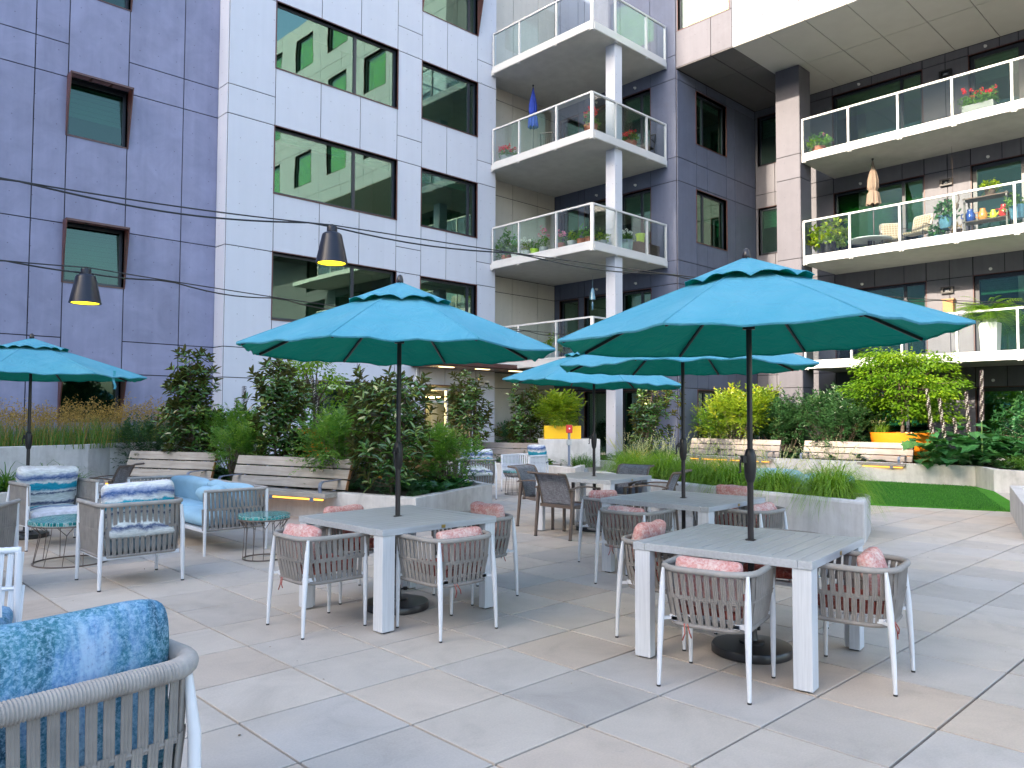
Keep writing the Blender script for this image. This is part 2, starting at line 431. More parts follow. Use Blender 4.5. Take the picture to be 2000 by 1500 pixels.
M['petal_pink'] = leaf_mat('pink_petals', (.65, .10, .30), (.72, .25, .42), rough=.6)
M['petal_white'] = leaf_mat('white_petals', (.75, .75, .72), (.80, .80, .78), rough=.6, trans=.1)
M['bract'] = leaf_mat('purple_bracts', (.03, .02, .03), (.06, .03, .045), rough=.5, trans=.1)
M['magnolia'] = leaf_mat('magnolia_leaf', (.026, .085, .022), (.07, .165, .032), (.20, .26, .05), back=(.095, .095, .030), rough=.24, trans=.12, spec=.6)
M['fine'] = leaf_mat('nandina_leaf', (.05, .15, .025), (.12, .26, .035), (.21, .33, .05), trans=.35)
M['fine_dark'] = leaf_mat('nandina_dark_leaf', (.016, .055, .020), (.032, .095, .028), (.07, .12, .04), trans=.2)
M['maple'] = leaf_mat('maple_leaf', (.07, .17, .012), (.16, .29, .015), (.30, .40, .02), trans=.45)
M['lime'] = leaf_mat('lime_leaf', (.11, .21, .018), (.22, .31, .02), (.36, .39, .025), trans=.4)
M['broad'] = leaf_mat('broad_dark_leaf', (.024, .10, .034), (.045, .16, .055), (.10, .22, .06), rough=.35, trans=.25)
M['cover'] = leaf_mat('ground_cover_leaf', (.03, .09, .035), (.05, .14, .055), (.09, .19, .07), trans=.25)
M['grass'] = leaf_mat('ornamental_grass', (.10, .22, .018), (.19, .34, .026), (.32, .44, .05), trans=.4, rough=.5)
M['grass_dark'] = leaf_mat('strap_grass', (.04, .12, .02), (.085, .20, .025), (.16, .27, .04), trans=.35, rough=.45)
M['straw'] = leaf_mat('straw_seed_head', (.20, .13, .04), (.34, .22, .06), (.48, .34, .12), trans=.4, rough=.7)
M['seed'] = leaf_mat('pale_seed_stalk', (.36, .38, .18), (.48, .48, .26), trans=.3, rough=.7)
M['gold'] = leaf_mat('gold_grass', (.55, .42, .02), (.72, .55, .02), trans=.4, rough=.6)
M['bark'] = simple('grey_brown_bark', (.13, .10, .075), .9, nscale=14, namt=.35, bstr=.6, bscale=40, bdist=.01)
M['led'] = emit('amber_led', (1.0, .42, .06), .6)
M['bulb'] = emit('lamp_yellow', (1.0, .70, .02), .9)
M['warm'] = emit('warm_interior_light', (1.0, .70, .30), 1.4)
def lawn_mat():
    m, t, out = nt('artificial_turf')
    g = N(t, 'NewGeometry').outputs['Position']
    a = noise(t, g, 90, 4, .7); b = noise(t, g, 1.2, 3)
    c = mixc(t, 1, ramp(t, a, [(.3, (.028, .15, .010)), (.7, (.08, .31, .018))]), ramp(t, b, [(.3, .8), (.7, 1.15)]), 'MULTIPLY')
    bsdf(t, out, c, .8, .2, 0, a, .9, .02); return m
M['lawn'] = lawn_mat()
# ------------------------------------------------------------------ camera, sun, sky
CR = Matrix(((0.720481, 0.032759, 0.6927), (-0.693465, 0.028705, 0.719919), (0.0037, -0.999051, 0.043399)))
cd = bpy.data.cameras.new('camera'); cam = bpy.data.objects.new('camera', cd); COL.objects.link(cam)
rot = Matrix((CR.col[0], -CR.col[1], -CR.col[2])).transposed()
cam.matrix_world = Matrix.Translation((0, 0, 1.6)) @ rot.to_4x4()
cd.sensor_width = 36; cd.lens = 1514.56/2000*36; cd.clip_end = 500; cd.clip_start = .05
sc.camera = cam
SUN_EL, SUN_AZ = R(22), R(5)      # the sun stands low beyond -X, a little towards +Y
sd = bpy.data.lights.new('sun', 'SUN'); sd.energy = 2.0; sd.angle = R(.5); sd.color = (1, .84, .66)
so = bpy.data.objects.new('sun', sd); COL.objects.link(so); so.location = (0, 0, 30)
to_sun = Vector((-math.cos(SUN_AZ)*math.cos(SUN_EL), math.sin(SUN_AZ)*math.cos(SUN_EL), math.sin(SUN_EL)))
so.rotation_euler = to_sun.to_track_quat('Z', 'Y').to_euler()
w = bpy.data.worlds.new('World'); sc.world = w; w.use_nodes = True
wt = w.node_tree; bg = wt.nodes['Background']
sky = wt.nodes.new('ShaderNodeTexSky'); sky.sky_type = 'NISHITA'; sky.sun_disc = False
sky.sun_elevation = SUN_EL; sky.sun_rotation = math.atan2(to_sun.x, to_sun.y)
sky.air_density = 1.0; sky.dust_density = 3.0; sky.ozone_density = 1.0
wt.links.new(sky.outputs[0], bg.inputs[0]); bg.inputs[1].default_value = .15
sc.view_settings.view_transform = 'Standard'; sc.view_settings.look = 'None'
sc.view_settings.exposure = 2.56; sc.view_settings.gamma = 1
sc.cycles.max_bounces = 7; sc.cycles.transparent_max_bounces = 16; sc.cycles.glossy_bounces = 4
sc.cycles.caustics_reflective = False; sc.cycles.caustics_refractive = False
try:
    sc.cycles.use_denoising = True
except Exception: pass
sc.cycles.sample_clamp_indirect = 6

# ------------------------------------------------------------------ ground
b = MB(); b.add([(-140,-140,-.10),(140,-140,-.10),(140,140,-.10),(-140,140,-.10)], [(0,1,2,3)])
tag(b.build('ground', M['sand']), kind='structure')
b = MB(); PX, PY = .6465, .6378; g = .0072; bv = .003
for i in range(-6, 33):
    for j in range(-10, 24):
        x0 = 1.836 + PX*i; y0 = 3.325 + PY*j
        if x0 + .55*y0 < -1.5: continue
        b.r = rng.random()*.98+.01
        x1 = x0 + PX - g; y1 = y0 + PY - g; x0 += g; y0 += g
        dz = [rng.uniform(-.0012, .0012) for _ in range(4)]
        q = [(x0,y0,-bv),(x1,y0,-bv),(x1,y1,-bv),(x0,y1,-bv)]
        t_ = [(x0+bv,y0+bv,dz[0]),(x1-bv,y0+bv,dz[1]),(x1-bv,y1-bv,dz[2]),(x0+bv,y1-bv,dz[3])]
        lo = [(p[0], p[1], -.095) for p in q]
        b.add(lo + q + t_, [(8,9,10,11)] + [(k,(k+1)%4,4+(k+1)%4,4+k) for k in range(4)] + [(4+k,4+(k+1)%4,8+(k+1)%4,8+k) for k in range(4)])
tag(b.build('pavement', M['paver']), kind='structure')

# ------------------------------------------------------------------ facade tools
def fbox(b, ax, c, u0, u1, w0, w1, z0, z1, mi=None):
    """box on a facade plane: u along the wall, w outwards (towards -Y or -X)"""
    if ax == 'Y': b.box(u0, u1, c - w1, c - w0, z0, z1, mi)
    else: b.box(c - w1, c - w0, u0, u1, z0, z1, mi)
def fP(ax, c, u, w_, z): return (u, c - w_, z) if ax == 'Y' else (c - w_, u, z)
def cutrects(u0, u1, z0, z1, holes):
    us = sorted({u0, u1} | {h[k] for h in holes for k in (0, 1) if u0 < h[k] < u1})
    res = []
    for a, e in zip(us, us[1:]):
        mid = (a + e)/2; zz = z0
        for h in sorted([h for h in holes if h[0] < mid < h[1] and h[3] > z0 and h[2] < z1], key=lambda q: q[2]):
            if h[2] > zz + 1e-4: res.append((a, e, zz, h[2]))
            zz = max(zz, h[3])
        if zz < z1 - 1e-4: res.append((a, e, zz, z1))
    return res
GAP = .011
def panels(b, ax, c, ucuts, zcuts, holes, mi, th=.02, skip=None):
    """cladding panels with open joints in front of a black backing"""
    for k, (a, e) in enumerate(zip(ucuts, ucuts[1:])):
        zc = zcuts[k] if isinstance(zcuts[0], (list, tuple)) else zcuts
        for z0, z1 in zip(zc, zc[1:]):
            for (p, q, r0, r1) in cutrects(a, e, z0, z1, holes):
                pa = p + (GAP if abs(p - a) < 1e-6 else 0); qa = q - (GAP if abs(q - e) < 1e-6 else 0)
                ra = r0 + (GAP if abs(r0 - z0) < 1e-6 else 0); rb = r1 - (GAP if abs(r1 - z1) < 1e-6 else 0)
                if qa - pa < .01 or rb - ra < .01: continue
                b.r = rng.random()*.98 + .005
                fbox(b, ax, c, pa, qa, .002, th, ra, rb, mi)
def backing(b, ax, c, u0, u1, z0, z1, holes, mi_back, mi_room, th=.2, room=1.3):
    b.r = .51
    for (p, q, r0, r1) in cutrects(u0, u1, z0, z1, holes): fbox(b, ax, c, p, q, -th, 0, r0, r1, mi_back)
    for (p, q, r0, r1) in [h[:4] for h in holes]:   # the dim room behind each opening
        o = .06
        fbox(b, ax, c, p-o, q+o, -room-.06, -room, r0-o, r1+o, mi_room)
        fbox(b, ax, c, p-o-.05, p-o, -room, -th-.002, r0-o, r1+o, mi_room); fbox(b, ax, c, q+o, q+o+.05, -room, -th-.002, r0-o, r1+o, mi_room)
        fbox(b, ax, c, p-o, q+o, -room, -th-.002, r0-o-.05, r0-o, mi_room); fbox(b, ax, c, p-o, q+o, -room, -th-.002, r1+o, r1+o+.05, mi_room)
def window(par, ax, c, u0, u1, z0, z1, mull=(), rec=.10, surround=.035, wedge=0, blind=None, name='window', fw=.065, sill=None, bmat='blind', louver=False, label=None, gmat='glass'):
    """charcoal frame (part) > pane, copper surround, blind"""
    f = MB(); e = .004
    a, d = u0 + e, u1 - e; lo, hi = z0 + e, z1 - e
    fbox(f, ax, c, a, d, -rec-.05, -rec, lo, lo+fw); fbox(f, ax, c, a, d, -rec-.05, -rec, hi-fw, hi)
    fbox(f, ax, c, a, a+fw, -rec-.05, -rec, lo+fw, hi-fw); fbox(f, ax, c, d-fw, d, -rec-.05, -rec, lo+fw, hi-fw)
    for m_ in mull: fbox(f, ax, c, m_-fw*.7, m_+fw*.7, -rec-.05, -rec+.004, lo+fw, hi-fw)
    fo = f.build(name, M['frame'], par)
    if label: fo['label'] = label
    p = MB(); fbox(p, ax, c, a+fw-.004, d-fw+.004, -rec-.032, -rec-.024, lo+fw-.004, hi-fw+.004)
    p.build('pane', M[gmat], fo)
    s = MB(); w_ = surround; k = .025
    # thin copper liner round the opening; with wedge>0 the head and cheeks stand out from the wall
    if wedge:
        for uu, sg in ((u0-k, 1), (u1+k, -1)):
            A = [fP(ax, c, uu, w_, z0-k), fP(ax, c, uu+sg*k, w_, z0-k), fP(ax, c, uu+sg*k, -rec+.002, z0-k), fP(ax, c, uu, -rec+.002, z0-k)]
            B_ = [fP(ax, c, uu, wedge, z1+k), fP(ax, c, uu+sg*k, wedge, z1+k), fP(ax, c, uu+sg*k, -rec+.002, z1+k), fP(ax, c, uu, -rec+.002, z1+k)]
            s.hexa(A + B_)
        fbox(s, ax, c, u0, u1, -rec+.002, w_, z0-k, z0)
        if louver:
            fbox(s, ax, c, u0, u1, wedge-.03, wedge, z1-.02, z1+k); fbox(s, ax, c, u0, u1, wedge-.30, wedge-.26, z1, z1+k)
            for j in range(4): fbox(s, ax, c, u0, u1, wedge-.08-.05*j, wedge-.055-.05*j, z1+.002, z1+k-.004)
            for j in (1, 2): fbox(s, ax, c, u0+(u1-u0)*j/3-.02, u0+(u1-u0)*j/3+.02, wedge-.26, wedge-.03, z1-.015, z1+.001)
        else: fbox(s, ax, c, u0, u1, -rec+.002, wedge, z1, z1+k)
    else:
        fbox(s, ax, c, u0-k, u0, -rec+.002, w_, z0-k, z1+k); fbox(s, ax, c, u1, u1+k, -rec+.002, w_, z0-k, z1+k)
        fbox(s, ax, c, u0, u1, -rec+.002, w_, z0-k, z0); fbox(s, ax, c, u0, u1, -rec+.002, w_, z1, z1+k)
    s.build('surround', M['copper'], fo)
    if blind:
        q = MB(); zb = hi - fw - (hi - lo - 2*fw)*blind
        n = max(2, int((hi-fw-zb)/.055))
        for j in range(n):
            za = zb + (hi-fw-zb)*j/n; zt = zb + (hi-fw-zb)*(j+1)/n
            fbox(q, ax, c, a+fw, d-fw, -rec-.15-.012*(j % 2), -rec-.14-.012*(j % 2), za, zt-.006)
        q.build('blind', M[bmat], fo)
    return fo

ZJ = [0, 2.56, 3.31, 5.81, 6.55, 9.08, 9.82, 12.34, 13.09, 15.6, 17]
TOP = 17

# ------------------------------------------------------------------ wing clad in purple grey (far left)
A = thing('apartment_building', 'purple grey clad apartment wing with small copper framed windows, behind the brown grasses', 'building', (2, 19.2, 0))
def part(mb, name, mats, root, **kw):
    o = mb.build(name, mats, root, **kw); o.matrix_parent_inverse = Matrix.Translation(-Vector(root.location)); return o
class Root:   # keeps world coordinates for parts under an Empty that stands at the thing's base
    pass
def fixkids(root):
    bpy.context.view_layer.update()
    for k in kids(root): k.matrix_parent_inverse = Matrix.Translation(-Vector(root.location))
DY = 18.95
hA = [(4.58, 5.83, 11.05, 12.36), (4.58, 5.83, 7.80, 9.10), (4.58, 5.83, 4.54, 5.87), (4.58, 5.83, 1.50, 2.56)]
b = MB()
zz = [0, 2.56, 3.31, 5.82, 9.08, 9.82, 12.36, 13.1, 15.6, 17]; zw = [0, 1.50, 2.56, 4.54, 5.87, 7.8, 9.1, 11.05, 12.36, 17]
uc = [-32, -20, -14, -9, -6.2, -3.7, -1.2, .1, 1.35, 2.6, 3.94, 4.58, 5.83, 7.09, 7.96]
panels(b, 'Y', DY, uc, [zz]*10 + [zz, zw, zz, zz], hA, 0)
backing(b, 'Y', DY, -32, 7.96, 0, TOP, hA, 1, 2)
b.box(-32, 7.9, DY+1.7, 28, 0, TOP, 1)
part(b, 'wall', [M['dark_panel'], M['joint'], M['room']], A)
for i, h in enumerate(hA):
    window(A, 'Y', DY, *h, wedge=[.34, .34, .30, .38][i], rec=.12, gmat='glass_plain', blind=[.5, .62, .75, None][i], louver=i in (1, 2), label=['copper framed window near the top edge of the photo', 'copper framed window under a slatted canopy, half drawn blind', 'copper framed window under a slatted canopy, blind mostly drawn', 'copper framed window at grass level'][i])
fixkids(A)

# ------------------------------------------------------------------ white wing
W_ = thing('apartment_building', 'white clad apartment wing with wide corner windows and a glass entrance door', 'building', (12, 18.9, 0))
WY = 18.4
big = [(9.2, 13.0, 14.0, 15.6), (9.2, 13.0, 10.60, 12.34), (9.2, 13.0, 7.33, 9.07), (9.2, 13.0, 4.08, 5.81)]
sml = [(13.9, 16.1, 13.86, 15.6), (13.9, 16.1, 10.57, 12.31), (13.9, 16.1, 7.31, 9.05), (13.9, 16.1, 4.05, 5.78)]
door = (14.12, 16.1, 0, 2.56); gw = (10.55, 12.6, 1.0, 2.55)
hW = big + sml + [door, gw]
b = MB()
uc = [7.96, 9.2, 10.51, 11.75, 13.0, 13.9, 14.86, 16.1, 16.92]
zc = [0, 2.56, 3.31, 5.81, 9.08, 9.82, 12.34, 13.09, 15.6, 17]; z1 = [0, 2.56, 4.08, 5.81, 7.33, 9.07, 10.6, 12.34, 14, 17]; z2 = [0, 2.56, 3.31, 5.78, 7.31, 9.05, 10.57, 12.31, 13.86, 17]
panels(b, 'Y', WY, uc, [zc, z1, z1, z1, ZJ, z2, z2, ZJ], hW, 0)
backing(b, 'Y', WY, 7.98, 16.92, 0, TOP, hW, 1, 2)
panels(b, 'X', 7.96, [WY-.018, DY-.024], zc, [], 0)         # the return towards the purple wing
b.box(7.98, 16.9, WY+1.7, 28, 0, TOP, 1)
part(b, 'wall', [M['white_panel'], M['joint'], M['room']], W_)
for i, h in enumerate(big):
    fo = window(W_, 'Y', WY, *h, mull=(11.62,), rec=.09, blind=[.3, None, .12, None][i], name='wide_window')
for i, h in enumerate(sml): window(W_, 'Y', WY, *h, rec=.09, wedge=.42 if i == 0 else 0, blind=[None, .1, .12, None][i], mull=(15.82,))
window(W_, 'Y', WY, *gw, rec=.09, mull=(11.75,))
f = MB()
for u in (14.12, 15.02, 16.04): fbox(f, 'Y', WY, u, u+.06, -.2, -.1, 0, 2.5)
fbox(f, 'Y', WY, 14.18, 16.04, -.2, -.1, 2.42, 2.5); fbox(f, 'Y', WY, 14.18, 15.02, -.2, -.1, 2.05, 2.11); fbox(f, 'Y', WY, 14.18, 15.02, -.2, -.1, 0, .1)
fbox(f, 'Y', WY, 15.08, 16.04, -.18, -.12, .9, .95)
dr = part(f, 'door', M['chair_metal'], W_)
p = MB(); fbox(p, 'Y', WY, 14.18, 15.02, -.16, -.15, .1, 2.05); fbox(p, 'Y', WY, 15.08, 16.04, -.16, -.15, 0, 2.42); part(p, 'pane', M['rail_glass'], dr)
p = MB(); fbox(p, 'Y', WY, 14.92, 14.95, -.1, -.06, .9, 1.3); part(p, 'handle', M['white_metal'], dr)
p = MB(); fbox(p, 'Y', WY, 14.3, 14.9, -1.2, -.25, 2.2, 2.23); part(p, 'ceiling_lamp', M['lobby'], dr)
p = MB(); fbox(p, 'Y', WY, 14.16, 14.62, -1.2, -1.15, 0, 2.4); part(p, 'lobby_wall', M['beige_panel'], dr)
s = MB(); fbox(s, 'Y', WY, 14.09, 14.12, -.1, .035, 0, 2.585); fbox(s, 'Y', WY, 16.1, 16.13, -.1, .035, 0, 2.585); fbox(s, 'Y', WY, 14.12, 16.1, -.1, .035, 2.56, 2.585)
part(s, 'surround', M['copper'], dr)
s = MB(); s.box(13.55, 17.7, 17.1, 18.37, 3.10, 3.22); s.box(13.62, 17.62, 17.16, 18.36, 3.07, 3.10)
cn = part(s, 'entrance_canopy', M['copper'], W_)
for x in (14.0, 15.4, 16.8):
    p = MB(); p.box(x, x+.5, 17.5, 17.62, 3.06, 3.071); part(p, 'downlight', M['warm'], cn)
s = MB(); s.tube([(13.75,18.33,3.05),(13.75,18.33,2.8),(13.68,18.33,2.66),(13.62,18.34,2.5),(13.6,18.34,.1)], .035, 8); part(s, 'downpipe', M['white_metal'], W_)
fixkids(W_)
for o in (dr, cn):
    for k in kids(o): k.matrix_parent_inverse = Matrix()
sc_ = thing('security_camera', 'small white dome security camera on the wall right of the entrance door', 'camera', (16.3, 18.35, 2.72))
b = MB(); b.box(-.11, .11, -.02, .02, -.1, .12); b.bar((0,-.02,.05), (.03,-.22,.0), .05, .05); b.build('bracket', M['pot_white'], sc_, bevel=.006)
b = MB(); b.lathe([(.0,.05),(.07,.04),(.085,.0),(.08,-.02)], 16, (.03,-.24,0)); b.build('housing', M['pot_white'], sc_, 40)
b = MB(); b.lathe([(.072,-.021),(.06,-.06),(.03,-.085),(0.004,-.09)], 16, (.03,-.24,0)); b.build('dome', M['black'], sc_, 60)

# ------------------------------------------------------------------ balcony bay between the wings
C_ = thing('apartment_building', 'recessed beige and slate bay with stacked corner balconies and a white pillar', 'building', (19, 17, 0))
b = MB()
panels(b, 'Y', 19.0, [16.92, 17.44, 18.26, 19.5, 20.38], [0, 2.58, 3.1, 5.81, 6.34, 9.08, 9.6, 12.35, 12.8, 17], [], 0)
b.r = .5; b.box(16.94, 20.4, 19.0, 19.3, 0, TOP, 1)
hR = []
for z in (0.02, 3.34, 6.58, 9.80):
    t_ = {0.02: 2.5, 3.34: 5.76, 6.58: 9.03, 9.80: 12.3}[z]
    hR += [(17.86, 18.72, z, t_), (16.25, 17.56, z + (.35 if z < 1 else 0), t_), (14.76, 15.98, z, t_)]
panels(b, 'X', 20.4, [13.77, 14.76, 15.98, 16.25, 17.56, 17.86, 18.72, 18.98], [0, 2.55, 3.31, 5.81, 6.55, 9.07, 9.82, 12.34, 13.09, 17], hR, 2)
backing(b, 'X', 20.4, 13.75, 19.0, 0, TOP, hR, 1, 3)
hS = [(21.46, 23.3, .9, 2.5), (21.46, 23.3, 4.05, 5.77), (21.46, 23.3, 7.28, 8.98), (21.46, 23.3, 10.5, 12.22)]
panels(b, 'Y', 13.75, [20.38, 21.46, 22.1, 23.3, 23.85, 25.26], [0, 2.55, 3.31, 5.81, 6.55, 9.07, 9.82, 12.3, 12.6], hS, 2)
backing(b, 'Y', 13.75, 20.42, 25.5, 0, 12.9, hS, 1, 3)
part(b, 'wall', [M['beige_panel'], M['joint'], M['slate_panel'], M['room']], C_)
for i, h in enumerate(hR): window(C_, 'X', 20.4, *h, rec=.09, surround=.025, name='balcony_door' if i % 3 != 1 else 'window', blind=[None, .15, .3][i % 3] if i > 2 else None, mull=(h[0]+.42,) if i % 3 == 2 else ())
for i, h in enumerate(hS): window(C_, 'Y', 13.75, *h, rec=.10, mull=(22.0,), blind=[.2, .35, .5, .12][i], wedge=0)
b = MB(); b.box(17.85, 18.2, 14.2, 14.55, -.05, 12.9); part(b, 'pillar', M['white_panel'], C_, bevel=.01)

def rail_run(par, pts, ztop, zlow, zbot, posts, glass_mat_='rail_glass'):
    """a run of white posts and rails from pts[0] to pts[1]; glass panels between posts"""
    (x0, y0), (x1, y1) = pts; d = Vector((x1-x0, y1-y0, 0)); L = d.length; d.normalize(); n = Vector((-d.y, d.x, 0))
    r = MB()
    P0 = Vector((x0, y0, 0))
    r.bar(P0 + Vector((0,0,ztop)), P0 + d*L + Vector((0,0,ztop)), .065, .05)
    r.bar(P0 + Vector((0,0,zlow)), P0 + d*L + Vector((0,0,zlow)), .035, .045)
    for s_ in posts:
        q = P0 + d*s_
        r.bar(q + Vector((0,0,zbot)), q + Vector((0,0,ztop-.026)), .07, .05, up=tuple(d))
        r.bar(q + d*.07 + Vector((0,0,zbot)), q + d*.07 + Vector((0,0,zbot+.2)), .03, .06, up=tuple(d))
    rl = r.build('railing', M['white_metal'], par)
    gl = []
    for a, e in zip(posts, posts[1:]):
        p = MB(); p.bar(P0 + d*(a+.035) + Vector((0,0,(ztop+zlow)/2)), P0 + d*(e-.035) + Vector((0,0,(ztop+zlow)/2)), .012, ztop-zlow-.05)
        gl.append(p.build('glass_panel', M[glass_mat_], par))
    return rl
def balcony(root, poly, z, th, runs, fascias, name='balcony', label=None):
    s = MB(); s.prism(poly, z, z+th); o = part(s, name, M['concrete_slab'], root)
    if label: o['label'] = label
    for pts, posts in runs: rail_run(o, pts, z+1.33, z+.24, z-.02, posts)
    for (x0, y0), (x1, y1), nx, ny in fascias:
        f = MB(); a = Vector((x0+nx*.02, y0+ny*.02, z+th/2+.012)); e = Vector((x1+nx*.02, y1+ny*.02, z+th/2+.012)); f.bar(a, e, .02, th+.0)
        f.build('fascia', M['white_metal'], o)
    return o
for z, lb in ((3.12, 'lowest corner balcony, partly hidden by the parasols'), (6.36, 'corner balcony lined with many flower pots'), (9.58, 'corner balcony with a folded blue parasol'), (12.75, 'top corner balcony cut by the photo edge')):
    balcony(C_, [(16.7,14.1),(20.36,14.1),(20.36,18.96),(16.96,18.96),(16.96,18.36),(16.7,18.36)], z, .19,
            [(((16.72,14.12),(16.72,18.3)), [.02, 1.38, 2.96, 4.16]), (((16.72,14.12),(20.33,14.12)), [.02, 1.06, 2.58, 3.58])],
            [((16.7,14.16),(16.7,18.3),-1,0), ((16.78,14.1),(20.3,14.1),0,-1)], label=lb)
for z in (12.5, 9.25, 6.0):
    for y in (15.35, 17.0):
        b = MB(); b.lathe([(.004,.0),(.045,.005),(.045,.012),(.02,.015),(.012,.06),(.03,.075),(.004,.08)], 12); b.v = [(20.4-.021-p[2], y+p[0], z+p[1]) for p in b.v]; part(b, 'sprinkler', M['pot_white'], C_)
fixkids(C_)

# ------------------------------------------------------------------ right wing: long balconies under a white overhang
D_ = thing('apartment_building', 'right hand apartment wing with long glass fronted balconies under a white overhanging block', 'building', (26, 4, 0))
b = MB(); BX = 25.3
Z4 = [(0.05, 2.52), (3.36, 5.78), (6.6, 9.04), (9.8, 12.33)]
hD = []
for z, t_ in Z4:
    for k in range(3):
        y = -6.6*k
        hD += [(8.16+y, 10.92+y, z + (.25 if z < 1 else .1), t_), (4.4+y, 6.86+y, z, t_)]
    hD += [(12.2, 13.62, z + .8, t_ + .02)]
uc = [-14]
for k in (2, 1, 0):
    y = -6.6*k; uc += [4.4+y+.02, 4.4+y+1.2, 6.07+y, 6.88+y, 7.5+y, 8.14+y, 8.78+y, 9.66+y, 10.94+y]
uc = sorted(set(round(u, 3) for u in uc if u > -13.9)) ; uc = [-14] + uc + [12.2, 13.0, 13.74]
panels(b, 'X', BX, uc, [0, 2.54, 3.12, 5.79, 6.36, 9.06, 9.56, 12.35, 12.62], hD, 0)
backing(b, 'X', BX, -14, 13.75, 0, 12.62, hD, 1, 2)
part(b, 'wall', [M['slate_neutral'], M['joint'], M['room']], D_)
for i, h in enumerate(hD):
    kind = i % 7
    if h[0] < -3.5: continue
    if kind in (0, 2, 4): window(D_, 'X', BX, *h, mull=(h[0]+.62,), rec=.08, surround=.02, blind=[.5, .35, .75, .3][i//7], bmat=['blind', 'blind', 'blind_green', 'blind_green'][i//7])
    elif kind == 6: window(D_, 'X', BX, *h, rec=.08, surround=.02, blind=.4)
    else: window(D_, 'X', BX, *h, mull=(h[0]+1.15,), rec=.08, surround=.02, name='balcony_door', blind=[.15, .2, None, .3][i//7], fw=.11)
for z in (9.55, 6.35, 3.12):
    ps = [.02 + 1.403*k for k in range(11)]
    balcony(D_, [(22.93,-6),(25.28,-6),(25.28,10.9),(22.93,10.9)], z, .19, [(((22.95,10.88),(22.95,10.88-ps[-1]-.02)), ps)], [((22.93,10.84),(22.93,-6),-1,0)],
            label={9.55: 'uppermost long balcony of the right wing', 6.35: 'middle long balcony with the folded tan parasol', 3.12: 'lowest long balcony, behind the green tree'}[z])
b = MB()
panels(b, 'X', 22.84, [10.9, 11.69], [0, 2.56, 3.31, 5.81, 6.55, 9.07, 9.82, 12.62], [], 0)
panels(b, 'Y', 10.92, [22.825, 23.58], [0, 2.56, 3.31, 5.81, 6.55, 9.07, 9.82, 12.62], [], 0)
b.r = .5; b.box(22.84, 23.56, 10.92, 11.67, -.05, 12.625, 1)
part(b, 'column', [M['slate_warm'], M['joint']], D_)
# overhang
hO = [(11.86, 13.66, 13.82, 15.7)]
hO2 = []
for k in range(7):
    for z in (14.0, 17.2, 20.4): hO2.append((9.2-3.4*k-.3, 11.0-3.4*k-.3, z, z+1.75))
b = MB()
panels(b, 'X', 20.37, [11.77, 12.49, 13.74], [12.64, 13.82, 15.7, 17, 19, 21.5, 23], hO, 0)
panels(b, 'X', 20.37, [-14, -11.3, -9.2, -7.0, -5, -2.9, -.8, 1.3, 3.4, 5.5, 7.6, 9.7, 11.77], [12.64, 13.25, 15.9, 16.5, 19.1, 19.7, 23], hO2, 1)
backing(b, 'X', 20.37, -14, 13.75, 12.66, 23, hO + hO2, 2, 3)
b.box(22.2, 30, -14, 13.75, 12.9, 23, 2)
b.box(20.57, 22.2, 13.70, 13.75, 12.66, 23, 0)
part(b, 'overhang', [M['slate_warm'], M['overhang_panel'], M['joint'], M['room']], D_)
for i, h in enumerate(hO + hO2): window(D_, 'X', 20.37, *h, rec=.08, surround=.03, blind=.95, bmat='blind_green', gmat='glass_clear')
b = MB()
ys = [11.77, 10.68, 9.55, 8.40, 7.22, 6.05, 4.9, 3.75, 2.6, 1.45, .3, -.85, -2, -4, -6, -8, -11, -14]
for y1, y0 in zip(ys, ys[1:]):
    for x0, x1 in ((20.36, 22.92), (22.92, 25.29)):
        b.r = rng.random()*.9; b.box(x0+.009, x1-.009, y0+.009, y1-.009, 12.625, 12.645, 0)
for x0, x1 in ((20.36, 22.0), (22.0, 25.29)):
    for y0, y1 in ((11.77, 12.5), (12.52, 13.74)): b.box(x0+.009, x1-.009, y0+.009, y1-.009, 12.625, 12.645, 1)
b.box(20.37, 25.4, -14, 13.748, 12.648, 12.66, 2)
part(b, 'soffit', [M['soffit'], M['soffit_dark'], M['joint']], D_)
for (y, z) in ((7.48, 11.98), (7.52, 8.68), (7.55, 5.44), (7.57, 2.22)):
    b = MB(); c = BX-.021
    b.box(c-.10, c, y-.17, y+.17, z+.06, z+.10); b.box(c-.10, c, y-.17, y+.17, z-.10, z-.06)
    for s_ in (-1, 1): b.hexa([(c-.10,y+s_*.17,z-.06),(c,y+s_*.17,z-.06),(c,y+s_*.10,z-.06),(c-.10,y+s_*.10,z-.06),(c-.10,y+s_*.17,z+.06),(c,y+s_*.17,z+.06),(c,y+s_*.10,z+.06),(c-.10,y+s_*.10,z+.06)] if s_ > 0 else [(c-.10,y-.17,z-.06),(c-.10,y-.10,z-.06),(c,y-.10,z-.06),(c,y-.17,z-.06),(c-.10,y-.17,z+.06),(c-.10,y-.10,z+.06),(c,y-.10,z+.06),(c,y-.17,z+.06)])
    wl = part(b, 'wall_light', M['black'], D_)
    p = MB(); p.hexa([(c-.02,y-.1,z-.058),(c-.02,y+.1,z-.058),(c-.002,y+.1,z-.058),(c-.002,y-.1,z-.058),(c-.08,y-.03,z+.0),(c-.08,y+.03,z+.0),(c-.002,y+.03,z+.0),(c-.002,y-.03,z+.0)]); p.build('reflector', M['white_metal'], wl)
for z in (12.47, 9.2, 5.93, 2.72):
    for y in (10.05, 6.42, 3.5):
        b = MB(); b.lathe([(.004,.0),(.045,.005),(.045,.012),(.02,.015),(.012,.06),(.03,.075),(.004,.08)], 12); b.v = [(BX-.021-p[2], y+p[0], z+p[1]) for p in b.v]; part(b, 'sprinkler', M['pot_white'], D_)
fixkids(D_)

